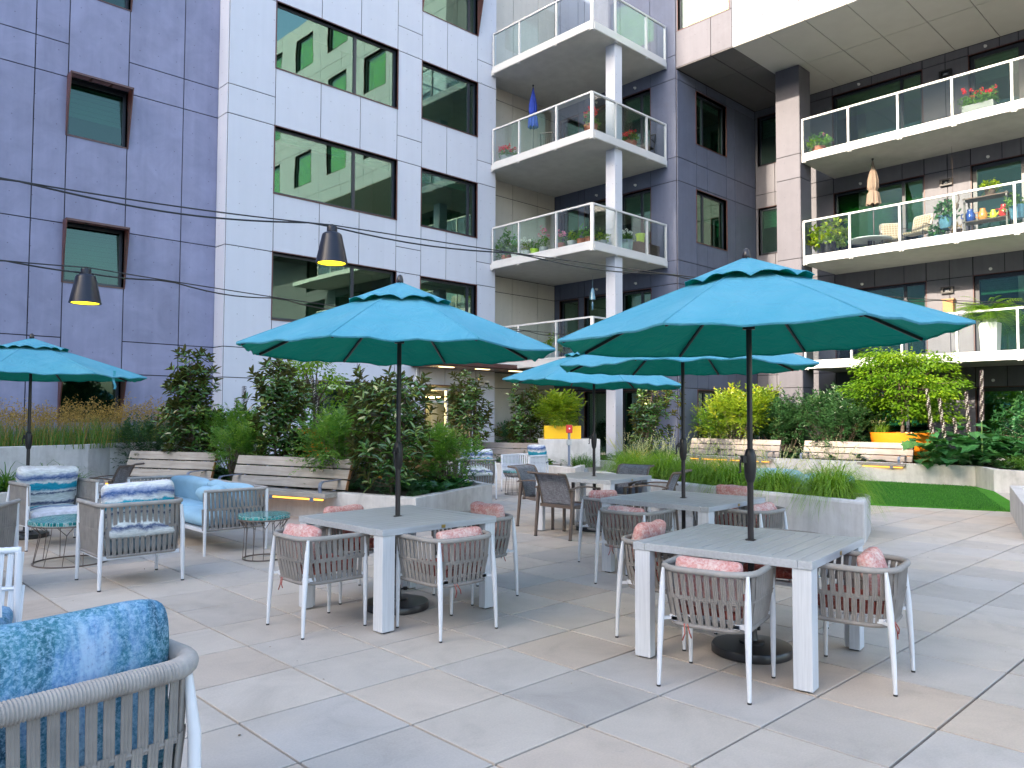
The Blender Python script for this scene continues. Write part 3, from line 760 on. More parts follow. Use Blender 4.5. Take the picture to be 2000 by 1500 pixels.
# unseen blocks added to the west to keep the courtyard in shade
b = MB(); b.box(-48, -40, -45, 19.6, 0, 25.35); tag(b.build('shade_block', M['beige_panel']), 'pale stand-in block added beyond the terrace to shade it, outside the picture', 'building')
b = MB(); b.box(-48, -40, 19.65, 60, 0, 48); tag(b.build('shade_tower', M['beige_panel']), 'tall pale stand-in tower added beyond the terrace to block the sun, outside the picture', 'building')

# ------------------------------------------------------------------ furniture builders
def Upath(W, D, r, n=7):
    """plan of a tub: open to +Y; from front-left round the back to front-right, with outward normals"""
    hw, hd = W/2, D/2; p = []
    k = max(2, int((D - r)/.046))
    for i in range(k): p.append((Vector((-hw, hd - (D-r)*i/k, 0)), Vector((-1,0,0))))
    for i in range(n): a = PI + PI/2*i/n; p.append((Vector((-hw+r+r*math.cos(a), -hd+r+r*math.sin(a), 0)), Vector((math.cos(a), math.sin(a), 0))))
    k2 = max(2, int((W-2*r)/.046))
    for i in range(k2): p.append((Vector((-hw+r+(W-2*r)*i/k2, -hd, 0)), Vector((0,-1,0))))
    for i in range(n): a = 1.5*PI + PI/2*i/n; p.append((Vector((hw-r+r*math.cos(a), -hd+r+r*math.sin(a), 0)), Vector((math.cos(a), math.sin(a), 0))))
    for i in range(k+1): p.append((Vector((hw, -hd+r + (D-r)*i/k, 0)), Vector((1,0,0))))
    return p
def resample(path, step):
    L = [0]
    for (a, _), (b_, _) in zip(path, path[1:]): L.append(L[-1] + (b_-a).length)
    n = max(2, int(round(L[-1]/step))); out = []; j = 0
    for i in range(n+1):
        s_ = L[-1]*i/n
        while j < len(L)-2 and L[j+1] < s_: j += 1
        f = (s_-L[j])/max(1e-6, L[j+1]-L[j])
        out.append((path[j][0].lerp(path[j+1][0], f), path[j][1].lerp(path[j+1][1], f).normalized()))
    return out
def resample_n(path, n):
    L = sum((q[0]-p[0]).length for p, q in zip(path, path[1:])); r_ = resample(path, L/n)
    return r_
def strap(b, a, e, na, ne, side_a, side_e, w, cords=3):
    """a flat band of cords from a to e"""
    pr = []
    for k in range(cords):
        for q in (0, .5): pr.append(((k+q)/cords - .5, .0 if q == 0 else 1.0))
    pr.append((.5, 0))
    vs = []
    for (p, nn, sd) in ((a, na, side_a), (a.lerp(e, .5), (na+ne)/2, (side_a+side_e)/2), (e, ne, side_e)):
        for (u, h) in pr: vs.append(tuple(p + sd*(u*w) + nn*(.004*h)))
        for (u, h) in reversed(pr): vs.append(tuple(p + sd*(u*w*.98) - nn*(.005 + .003*h)))
    m = 2*len(pr); fs = []
    for r_ in range(2):
        for j in range(m): fs.append((r_*m+j, r_*m+(j+1) % m, (r_+1)*m+(j+1) % m, (r_+1)*m+j))
    b.add(vs, fs)
def rope_tub(root, W, D, r, zr, zm, zb, inset, step=.0485, sw=.0315, rim=.019, skew=.010, fine_rim=False, mat='rope', wrapm='wrap'):
    top = Upath(W, D, r)
    def ring(z, ins): return [(p - n*ins + Vector((0,0,z)), n) for p, n in top]
    cnt = int(round(sum((q[0]-p[0]).length for p, q in zip(top, top[1:]))/step))
    T = resample_n(ring(zr, 0), cnt); Mi = resample_n(ring(zm, inset*.35), cnt); Bo = resample_n(ring(zb, inset), cnt)
    n = min(len(T), len(Mi), len(Bo))
    b = MB()
    for i in range(n):
        t_, m_, o_ = T[i], Mi[i], Bo[i]
        def tang(Q, i): return (Q[min(i+1, n-1)][0] - Q[max(i-1, 0)][0]).normalized()
        st, sm, sb = tang(T, i), tang(Mi, i), tang(Bo, i)
        off = skew
        a = t_[0] - Vector((0,0,rim*.6)); m1 = m_[0] + sm*off
        strap(b, a, m1 + Vector((0,0,-.012)), t_[1], m_[1], st, sm, sw)
        m2 = m_[0] - sm*off*.9
        strap(b, m2 + Vector((0,0,.016)) + m_[1]*.006, o_[0] + sb*off*.2, m_[1], o_[1], sm, sb, sw)
    # the knotted mid band and the bottom band
    b.tube([p - n_*.004 for p, n_ in resample(ring(zm, inset*.35), .03)], .010, 6)
    b.tube([p for p, n_ in resample(ring(zb, inset), .03)], .014, 6)
    wv = b.build('rope_weave', M[mat], root, 50)
    rp = resample(ring(zr, 0), .0055 if fine_rim else .016)
    b = MB()
    rr = [rim*(1 + (.075 if fine_rim else .05)*(1 if i % 2 else -1)) for i in range(len(rp))]
    b.tube([p for p, _ in rp], rr, 12 if fine_rim else 8)
    b.build('arm_rail', M[wrapm], root, 180 if not fine_rim else 60)
    return top
def cushion(name, w, d, h, mat, parent, loc=(0,0,0), rot=(0,0,0), seed=0, n=16, corner=.35, puff=.55, wob=.012, A_=7.0):
    """soft stuffed cushion: w (x) by d (y) by h (z); puff near 1 gives a boxed edge, lower a pillow edge"""
    rr = random.Random(seed); ph = [rr.uniform(0, 6.28) for _ in range(8)]
    b = MB(); B_ = 1.7 + 2.6*puff; n = max(8, n)
    def pt(x, y, z):
        s_ = ((abs(x)**A_ + abs(y)**A_)**(B_/A_) + abs(z)**B_)**(-1/B_)
        x, y, z = x*s_, y*s_, z*s_
        wv = wob*(math.sin(3.1*x+ph[0])*math.sin(2.7*y+ph[1]) + .6*math.sin(5.3*x+ph[2]+2*y) + .5*math.sin(4.1*y+ph[3]))
        ear = 1 + .05*(1-puff)*(abs(x*y)**3)
        return Vector((x*w/2*ear + wv*.4, y*d/2*ear + wv*.4, z*h/2*(1 + .10*(1-x*x)*(1-y*y)) + wv*(1 if z > 0 else .3)))
    m = max(4, n//3)
    b.grid(lambda u, v: pt(2*u-1, 2*v-1, 1), n, n); b.grid(lambda u, v: pt(1-2*u, 2*v-1, -1), n, n)
    b.grid(lambda u, v: pt(2*u-1, -1, 2*v-1), n, m); b.grid(lambda u, v: pt(1-2*u, 1, 2*v-1), n, m)
    b.grid(lambda u, v: pt(1, 2*u-1, 2*v-1), n, m); b.grid(lambda u, v: pt(-1, 1-2*u, 2*v-1), n, m)
    o = b.build(name, mat, parent, 180); 
    import bmesh
    bm = bmesh.new(); bm.from_mesh(o.data); bmesh.ops.remove_doubles(bm, verts=bm.verts, dist=1e-5); bm.to_mesh(o.data); bm.free()
    o.location = loc; o.rotation_euler = rot
    return o
def tie(parent, pts, mat):
    b = MB()
    for p in pts: b.tube(p, .004, 5)
    return b.build('tie_ribbon', mat, parent, 180)

def dining_chair(loc, rz, label):
    root = thing('rope_chair', label, 'chair', loc, rz, 'rope woven dining chairs')
    W, D = .565, .54
    rope_tub(root, W, D, .17, .705, .54, .375, .045)
    for sx in (-1, 1):
        for sy, y, yt in ((-1, -.255, -.235), (1, .265, .262)):
            b = MB(); x = sx*.265
            if sy < 0: b.tube([(x*1.02,y-.01,0),(x*1.019,y-.0095,.012),(x*1.003,y-.003,.2),(x*.982,y+.012,.45),(x*.970,y+.024,.60),(x*.961,y+.032,.70)], [.010,.0115,.016,.021,.017,.010], 10)
            else: b.tube([(x*1.0,y,0),(x*1.0,y,.012),(x,y,.2),(x,yt,.43),(x,yt,.69)], [.010,.0115,.016,.019,.012], 10)
            lg = b.build('leg', M['chair_metal'], root, 60)
            b = MB(); b.tube([(x*(1.02 if sy < 0 else 1),y-(.01 if sy < 0 else 0),-.001),(x*(1.02 if sy < 0 else 1),y-(.01 if sy < 0 else 0),.011)], .0125, 10); b.build('foot_cap', M['black'], lg)
    b = MB()
    for y in (-.2, 0, .2): b.box(-.205, .205, y-.02, y+.02, .392, .415)
    b.box(-.225, -.205, -.205, .25, .39, .417); b.box(.205, .225, -.205, .25, .39, .417); b.box(-.205, .205, .23, .25, .39, .417); b.box(-.205, .205, -.22, -.205, .39, .417)
    for sx in (-1, 1): b.bar((sx*.23, -.2, .40), (sx*.268, -.25, .40), .018, .018); b.bar((sx*.23, .25, .40), (sx*.268, .264, .40), .018, .018)
    b.build('seat_frame', M['chair_metal'], root)
    cushion('seat_cushion', .41, .45, .09, M['rust_cloth'], root, (0, .015, .462), (0,0,0), 3, 12)
    tie(root, [[(-.12,-.235,.385),(-.11,-.25,.33),(-.125,-.255,.29)], [(-.10,-.235,.385),(-.08,-.255,.34),(-.07,-.25,.31)]], M['rust_cloth'])
    return root
def pillow_on(chair_loc, rz, label, dx=0, dy=-.155, z=.65, tilt=78, seed=1, yaw=0, w=.405, h=.29, th=.125, mat='pink', group='pink mottled scatter cushions'):
    o = cushion('scatter_cushion', w, h, th, M[mat], None, (0,0,0), (0,0,0), seed, 15, .45, .60, .009, 9)
    rel = Matrix.Translation(chair_loc) @ Matrix.Rotation(rz, 4, 'Z') @ Matrix.Translation((dx, dy, z)) @ Matrix.Rotation(R(yaw), 4, 'Z') @ Matrix.Rotation(R(tilt), 4, 'X')
    o.matrix_world = rel
    return tag(o, label, 'cushion', group)

def dining_table(loc, rz, label, size=1.18, H=.767):
    root = thing('dining_table', label, 'table', loc, rz, 'square grey slatted dining tables')
    h = size/2; b = MB(); fr = .085; th = .05
    b.box(-h, h, -h, -h+fr, H-th, H); b.box(-h, h, h-fr, h, H-th, H); b.box(-h, -h+fr, -h+fr+.0015, h-fr-.0015, H-th, H); b.box(h-fr, h, -h+fr+.0015, h-fr-.0015, H-th, H)
    n = 11; a0 = -h+fr+.003; sp = (2*h-2*fr-.006)/n
    for i in range(n):
        y0 = a0+sp*i+.0035; y1 = a0+sp*(i+1)-.0035
        if i == n//2:
            b.box(-h+fr+.002, -.05, y0, y1, H-.03, H-.001); b.box(.05, h-fr-.002, y0, y1, H-.03, H-.001)
            for s_ in (-1, 1): b.box(-.05, .05, s_*.034 if s_ > 0 else y0, y1 if s_ > 0 else -.034, H-.03, H-.001)
        else: b.box(-h+fr+.002, h-fr-.002, y0, y1, H-.03, H-.001)
    b.box(-h+.1, h-.1, -h+.1, -.06, H-.045, H-.033); b.box(-h+.1, h-.1, .06, h-.1, H-.045, H-.033)
    b.build('tabletop', M['table'], root, bevel=.003)
    b = MB(); b.lathe([(.028,-.006),(.036,-.006),(.036,.003),(.028,.003),(.028,-.006)], 20, (0,0,H), cap=False); b.build('parasol_ring', M['pole'], root, 40)
    b = MB(); b.box(-.02, .02, -h-.002, -h, H-.04, H-.015); b.build('maker_badge', M['brass'], root)
    for sx in (-1, 1):
        for sy in (-1, 1):
            b = MB(); x = sx*(h-.065); y = sy*(h-.065); q = .0565
            x0, x1 = x-q, x+q; y0, y1 = y-q, y+q
            ix = x0 if sx > 0 else x1; iy = y0 if sy > 0 else y1     # inner corner is notched
            nx, ny = ix + sx*.04, iy + sy*.04
            poly = [(sx*(h-.065+q), sy*(h-.065+q)), (ix, sy*(h-.065+q)), (ix, ny), (nx, ny), (nx, iy), (sx*(h-.065+q), iy)]
            if sx*sy < 0: poly = poly[::-1]
            b.prism(poly, .012, H-th)
            lg = b.build('leg', M['table_leg'], root, bevel=.003)
            f = MB(); f.box(x-.03, x+.03, y+sy*.01-.03, y+sy*.01+.03, 0, .0125); f.build('foot', M['black'], lg)
    return root

def umbrella(loc, rz, label, RR=1.42, zr=2.17, zt=2.70, tilt=(0, 0), seed=1, group='teal market parasols', crank_side=0, base=True):
    rr = random.Random(seed)
    root = thing('parasol', label, 'parasol', loc, 0, group)
    b = MB(); b.tube([(0,0,.05),(0,0,1.2)], .021, 14); b.tube([(0,0,1.2),(0,0,zt-.02)], .019, 14); b.build('pole', M['pole'], root, 40)
    if base:
        b = MB(); b.lathe([(.262,0),(.27,.006),(.27,.045),(.262,.058),(.19,.066),(.085,.069),(.085,.085),(.04,.09),(.036,.10),(.034,.19),(.022,.195)], 40); bs = b.build('base', M['base'], root, 35)
        k = MB(); k.tube([(.034,0,.15),(.075,0,.15)], .007, 8); k.lathe([(.018,-.012),(.018,.012)], 10, (.085,0,.15)); k.build('clamp_knob', M['black'], bs, 40)
    # crank housing
    b = MB(); b.tube([(0,0,1.16),(0,0,1.19),(0,0,1.24),(0,0,1.33),(0,0,1.37),(0,0,1.39)], [.024,.034,.040,.042,.034,.024], 14)
    ca = crank_side; cx, cy = math.cos(ca), math.sin(ca)
    b.bar((cx*.03,cy*.03,1.32), (cx*.06,cy*.06,1.32), .045, .05)
    ck = b.build('crank_housing', M['black'], root, 40)
    b = MB(); b.tube([(cx*.06,cy*.06,1.32),(cx*.07,cy*.07,1.31),(cx*.072,cy*.072,1.27),(cx*.07,cy*.07,1.23),(cx*.085,cy*.085,1.23)], .007, 8); b.build('crank_handle', M['black'], ck, 60)
    T = Matrix.Rotation(tilt[0], 4, 'X') @ Matrix.Rotation(tilt[1], 4, 'Y')
    def tp(v): v = Vector(v); return Vector((0,0,zr)) + (T @ (v - Vector((0,0,zr))))
    NS = 8; sub = 12; rad = 14
    ph = [rr.uniform(-1, 1) for _ in range(24)]
    def surf(a, r):   # a in panels (0..8), r 0..1
        k = int(math.floor(a)) % NS; f = a - math.floor(a)
        a0 = rz + 2*PI*k/NS; a1 = rz + 2*PI*(k+1)/NS
        e0 = Vector((math.cos(a0), math.sin(a0), 0)); e1 = Vector((math.cos(a1), math.sin(a1), 0))
        e = e0.lerp(e1, f); s_ = math.sin(PI*f)
        inw = 1 - .022*s_*r**3
        z = zt - .02 - (zt-.02-zr)*(.90*r + .10*r*r) - .022*s_*r*(1-.1*r) + .012*s_*math.sin(5*r+ph[k]*3)*r + .010*ph[k+8]*r*s_
        ru = .006*math.sin(9*f*2+ph[k+8]*4)*s_*r**5
        ru += (.0055*math.sin(2*PI*(2.5*f+ph[k]))*r**2 + .0045*math.sin(11*r+ph[k+8]*6+4*f) + .004*math.sin(19*f+23*r*ph[k+16])*r)*s_
        return tp(e*(RR*r*inw) + Vector((0,0,z+ru)))
    b = MB(); n = NS*sub
    vs = [tuple(surf(i/sub, .13+.87*j/rad)) for j in range(rad+1) for i in range(n)]
    fs = [(j*n+i, j*n+(i+1) % n, (j+1)*n+(i+1) % n, (j+1)*n+i) for j in range(rad) for i in range(n)]
    # hem turned under
    hem = [tuple(Vector(v)*1.0 + Vector((0,0,-.012))) for v in vs[-n:]]
    vs += hem; fs += [((rad)*n+i, rad*n+(i+1) % n, (rad+1)*n+(i+1) % n, (rad+1)*n+i) for i in range(n)]
    b.add(vs, fs); cn = b.build('canopy', [M['canopy_shaded'], M['canopy']], root, 35)
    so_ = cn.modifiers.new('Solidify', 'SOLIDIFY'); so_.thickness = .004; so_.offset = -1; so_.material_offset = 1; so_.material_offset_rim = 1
    sm = MB()
    for k in range(NS):
        sm.tube([surf(k+.0001, .14+.86*j/8) + Vector((0,0,.003)) for j in range(9)], .006, 5)
    sm.build('seam', M['canopy'], cn, 180)
    # vent cap with a scalloped edge
    b = MB(); rv = .43/RR; m = 5
    def cap(a, t_):
        k = int(math.floor(a)) % NS; f = a - math.floor(a); base_ = surf(a, .02 + rv*t_)
        sc2 = .030*abs(math.sin(PI*f*2))*t_**4
        return base_ + Vector((0,0,.055 - .018*t_ + sc2 - .012*math.sin(PI*f)*t_))
    vs = [tuple(cap(i/sub, j/m)) for j in range(m+1) for i in range(n)]
    fs = [(j*n+i, j*n+(i+1) % n, (j+1)*n+(i+1) % n, (j+1)*n+i) for j in range(m) for i in range(n)]
    b.add(vs, fs); vc = b.build('vent_cap', [M['canopy_shaded'], M['canopy']], root, 50)
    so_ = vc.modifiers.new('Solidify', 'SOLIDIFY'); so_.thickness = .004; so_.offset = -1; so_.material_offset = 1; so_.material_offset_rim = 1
    b = MB(); tpz = tp((0,0,zt)); b.lathe([(.022,.02),(.03,.035),(.028,.06),(.02,.09),(.006,.10)], 14, tuple(tpz)); b.build('finial', M['pole'], root, 50)
    hz = zr + .10
    b = MB(); hc = tp((0,0,zt-.09)); b.lathe([(.02,-.03),(.04,-.03),(.04,.03),(.02,.03)], 16, tuple(hc)); b.build('hub', M['pole'], root, 40); b = MB(); b.lathe([(.021,-.03),(.042,-.03),(.042,.03),(.021,.03)], 16, (0,0,hz)); b.build('runner', M['pole'], root, 40)
    for k in range(NS):
        a = rz + 2*PI*k/NS
        pts = [surf(k+.0001, t_) - Vector((0,0,.022)) for t_ in (.03, .35, .7, .975)]
        b = MB()
        for p, q in zip(pts, pts[1:]): b.bar(p, q, .014, .022)
        rb = b.build('rib', M['pole'], root)
        s_ = MB(); s_.bar(Vector((math.cos(a)*.04, math.sin(a)*.04, hz)), surf(k+.0001, .5) - Vector((0,0,.035)), .012, .018); s_.build('strut', M['pole'], rb)
    return root

def side_table(loc, label, r=.29, H=.50, rb=.225):
    root = thing('side_table', label, 'side table', loc, 0, 'round teal mosaic side tables')
    b = MB(); b.lathe([(.01,H-.045),(r-.015,H-.045),(r,H-.04),(r,H-.004),(r-.006,H),(.01,H)], 40); b.build('mosaic_top', M['tile'], root, 30)
    b = MB(); b.tube([(r*.985*math.cos(2*PI*i/40), r*.985*math.sin(2*PI*i/40), H-.052) for i in range(40)], .007, 6, closed=True)
    b.tube([(rb*math.cos(2*PI*i/40), rb*math.sin(2*PI*i/40), .008) for i in range(40)], .008, 6, closed=True)
    for k in range(12):
        a = 2*PI*k/12; aa = a + .12; rm = r*.72
        j = Vector((math.cos(aa)*rm*1.02, math.sin(aa)*rm*1.02, H-.15))
        b.tube([(math.cos(a+.05)*rb, math.sin(a+.05)*rb, .008), tuple(j)], .0042, 5)
        for da in (-.2, .2): b.tube([tuple(j), (math.cos(aa+da)*r*.95, math.sin(aa+da)*r*.95, H-.052)], .0042, 5)
    b.build('wire_base', M['brown_metal'], root, 60)
    return root

def lounge_chair(loc, rz, label, mat='ocean', W=.76, D=.72, back=True, fine=False, light=False, pil=0):
    root = thing('rope_lounge_chair', label, 'armchair', loc, rz, 'rope woven lounge chairs')
    rope_tub(root, W, D, .13, .775, .545, .30, .03, step=.052, sw=.034, rim=.021 if not fine else .034, fine_rim=fine, skew=.010, mat='rope' if not light else 'chair_metal', wrapm='wrap' if not light else 'chair_metal')
    for sx in (-1, 1):
        for sy in (-1, 1):
            b = MB(); x = sx*(W/2-.012); y = sy*(D/2-.01) if sy > 0 else -(D/2-.02)
            tp_ = .765 if sy > 0 else .74
            b.tube([(x*1.02,y*1.02,0),(x*1.02,y*1.02,.015),(x*1.01,y,.3),(x,y,.55),(x*(1 if sy > 0 else .97),y*(1 if sy > 0 else .95),tp_)], [.014,.015,.021,.022,.014 if sy < 0 else .02], 10)
            lg = b.build('leg', M['chair_metal'], root, 60)
            c = MB(); c.tube([(x*1.02,y*1.02,-.001),(x*1.02,y*1.02,.013)], .0165, 10); c.build('foot_cap', M['black'], lg)
    b = MB(); b.box(-W/2+.03, W/2-.03, -D/2+.04, D/2-.01, .27, .305); b.build('seat_frame', M['chair_metal'], root, bevel=.004)
    cushion('seat_cushion', W-.09, D-.06, .17, M[mat], root, (0, .02, .395), (0,0,0), 5, 18, .3, .75, .008)
    if back: cushion('back_cushion', W-(.07 if fine else .12), .54, .21, M[mat], root, (0, -.21+pil, .70), (R(74), 0, 0), 9, 24, .38, 1.05, .014, 11)
    tie(root, [[(.12,-D/2+.03,.3),(.11,-D/2,.2),(.10,-D/2-.01,.12)]], M['grey_cloth'])
    return root

def sling_chair(loc, rz, label):
    """stackable sling armchair; faces +Y"""
    root = thing('sling_chair', label, 'chair', loc, rz, 'brown sling armchairs')
    W = .58; h = W/2
    def backcurve(t_):   # from seat rear (0) to the rolled head (1)
        y = -.20 - .10*t_ - .10*t_*t_ - (.10*(t_-.85)/.15 if t_ > .85 else 0); z = .43 + .50*t_ - .06*max(0, t_-.85)/.15
        return y, z
    def seatcurve(t_): return -.20 + .46*t_, .425 + .015*t_ - .03*math.sin(PI*t_)
    b = MB()
    b.grid(lambda u, v: Vector(((u-.5)*(W-.07), *backcurve(v))) + Vector((0, -.035*math.sin(PI*u)*math.sin(PI*min(1,v*1.05)), 0)), 10, 16)
    bk = b.build('sling_back', M['sling'], root, 180); s_ = bk.modifiers.new('Solidify', 'SOLIDIFY'); s_.thickness = .006; s_.offset = 0
    b = MB(); b.grid(lambda u, v: Vector(((u-.5)*(W-.07), *seatcurve(v))) - Vector((0,0,.02*math.sin(PI*u))), 8, 8)
    st = b.build('sling_seat', M['sling'], root, 180); s_ = st.modifiers.new('Solidify', 'SOLIDIFY'); s_.thickness = .006; s_.offset = 0
    for sx in (-1, 1):
        b = MB(); x = sx*(h-.025)
        b.tube([(x, *seatcurve(1-i/6)) for i in range(7)] + [(x, *backcurve(i/14)) for i in range(1, 15)], [.017]*21, 8)
        b.build('side_rail', M['brown_metal'], root, 60)
        b = MB(); xa = sx*(h+.015)
        for k in range(8): pass
        arc = [(xa, -.30+.62*k/10, .655+.03*math.sin(PI*(k/10)**.8) - .02*(k/10)**3) for k in range(11)]
        for p, q in zip(arc, arc[1:]): b.bar(p, q, .045, .018)
        b.bar((x, backcurve(.5)[0], backcurve(.5)[1]), (xa, -.30, .655), .022, .022)
        b.build('armrest', M['brown_metal'], root, bevel=.003)
        for (y0, y1, zt_) in ((.30, .30, .655), (-.30, -.24, .65)):
            b = MB(); b.hexa([(xa-.016,y0-.016,0),(xa+.016,y0-.016,0),(xa+.016,y0+.016,0),(xa-.016,y0+.016,0),(xa-.019,y1-.022,zt_),(xa+.019,y1-.022,zt_),(xa+.019,y1+.022,zt_),(xa-.019,y1+.022,zt_)])
            lg = b.build('leg', M['brown_metal'], root, bevel=.003)
            c = MB(); c.box(xa-.018, xa+.018, y0-.018, y0+.018, -.001, .012); c.build('foot_cap', M['black'], lg)
    hy, hz = backcurve(1); b = MB(); b.bar((-h+.025, hy, hz), (h-.025, hy, hz), .02, .02); b.build('head_rail', M['brown_metal'], root, bevel=.004)
    b = MB(); b.bar((-h, -.215, .42), (h, -.215, .42), .03, .045); b.bar((-h, .27, .42), (h, .27, .42), .03, .04)
    
    b.bar((-h+.03, -.215, .425), (-h+.03, .27, .425), .02, .03); b.bar((h-.03, -.215, .425), (h-.03, .27, .425), .02, .03); b.build('seat_frame', M['brown_metal'], root, bevel=.004)
    return root

def bench(loc, rz, label, L=2.4, mat='wood', end='wood_orange', arms=(0, 1), group='slatted timber benches on concrete walls', z0=.0):
    """wall bench: runs along X, back at +Y side, sits on a wall whose top is at the seat's underside. origin: front edge middle, ground"""
    root = thing('timber_bench', label, 'bench', loc, rz, group)
    h = L/2; zs = .36 + z0
    b = MB()
    for k in range(4): b.box(-h, h, .0+.118*k, .112+.118*k, zs, zs+.07)
    b.build('seat', M[mat], root, bevel=.004)
    for k in range(3):
        a = Vector((0, .50+.055*k, zs+.16+.165*k)); b = MB()
        up = Vector((0, .30, .95)).normalized(); fw = Vector((0, .95, -.30)).normalized()
        p = [Vector((sx*h, 0, 0)) + a + up*q*.075 + fw*r_*.028 for q in (-1, 1) for (sx, r_) in ((-1,-1),(1,-1),(1,1),(-1,1))]
        b.hexa(p); o = b.build('back_board', M[mat], root, bevel=.003)
        b2 = MB(); 
        for sx in (1,):
            b2.hexa([Vector((sx*(h+.002), 0, 0)) + a + up*q*.074 + fw*r_*.027 + Vector((e*.004, 0, 0)) for q in (-1, 1) for (e, r_) in ((-1,-1),(1,-1),(1,1),(-1,1))])
        b2.build('board_end', M[end], o)
    b = MB()
    for x in (-h+.25, 0, h-.25): b.bar((x, .47, zs+.03), (x, .65, zs+.56), .05, .03)
    b.build('back_bracket', M['arm_metal'], root)
    for s_ in arms:
        x = -h+.16 if s_ == 0 else h-.16
        b = MB(); pts = [(x, .07, zs+.07), (x, .06, zs+.17), (x, .075, zs+.215), (x, .12, zs+.235), (x, .30, zs+.24), (x, .52, zs+.245)]
        for p, q in zip(pts, pts[1:]): b.bar(p, q, .06, .012, up=(1,0,0)) if False else b.hexa([Vector(p)+Vector((-.03,0,0)), Vector(p)+Vector((.03,0,0)), Vector(q)+Vector((.03,0,0)), Vector(q)+Vector((-.03,0,0)), Vector(p)+Vector((-.03,.0,0))+ (Vector((0,(q[2]-p[2]),-(q[1]-p[1]))).normalized()*-.012), Vector(p)+Vector((.03,0,0))+(Vector((0,(q[2]-p[2]),-(q[1]-p[1]))).normalized()*-.012), Vector(q)+Vector((.03,0,0))+(Vector((0,(q[2]-p[2]),-(q[1]-p[1]))).normalized()*-.012), Vector(q)+Vector((-.03,0,0))+(Vector((0,(q[2]-p[2]),-(q[1]-p[1]))).normalized()*-.012)])
        b.build('armrest', M['arm_metal'], root)
    b = MB(); b.box(-h+.03, h-.06, .012, .03, zs-.038, zs-.014); b.build('light_strip', M['led'], root)
    b = MB()
    for x in (-h*.55, h*.1, h*.78): b.box(x-.04, x+.04, .004, .05, zs-.06, zs-.002)
    b.build('strip_clip', M['arm_metal'], root)
    return root
def concrete_planter(name, poly, H, label, th=.16, soil=.07, cat='planter wall', bev=.012, group=None):
    """cast wall round a bed, soil inside"""
    n = len(poly); P = [Vector((p[0], p[1], 0)) for p in poly]
    inner = []
    for i in range(n):
        a, c, d = P[i-1], P[i], P[(i+1) % n]
        e1 = (c-a).normalized(); e2 = (d-c).normalized(); n1 = Vector((-e1.y, e1.x, 0)); n2 = Vector((-e2.y, e2.x, 0))
        m_ = (n1+n2); m_ /= max(.35, m_.length_squared/2); inner.append(c + m_*th)
    b = MB()
    vs = [(p.x,p.y,-.05) for p in P] + [(p.x,p.y,H) for p in P] + [(p.x,p.y,H) for p in inner] + [(p.x,p.y,H-soil-.05) for p in inner]
    fs = []
    for i in range(n):
        j = (i+1) % n
        fs += [(i,j,n+j,n+i), (n+i,n+j,2*n+j,2*n+i), (2*n+i,2*n+j,3*n+j,3*n+i)]
    b.add(vs, fs)
    root = thing(name, label, cat, (P[0].x, P[0].y, 0), 0, group)
    o = b.build('wall', M['concrete'], root, bevel=bev); o.matrix_parent_inverse = Matrix.Translation(-Vector(root.location))
    s_ = MB(); s_.add([(p.x,p.y,H-soil) for p in inner], [tuple(range(n))]); o2 = s_.build('soil', M['soil'], root); o2.matrix_parent_inverse = Matrix.Translation(-Vector(root.location))
    return root
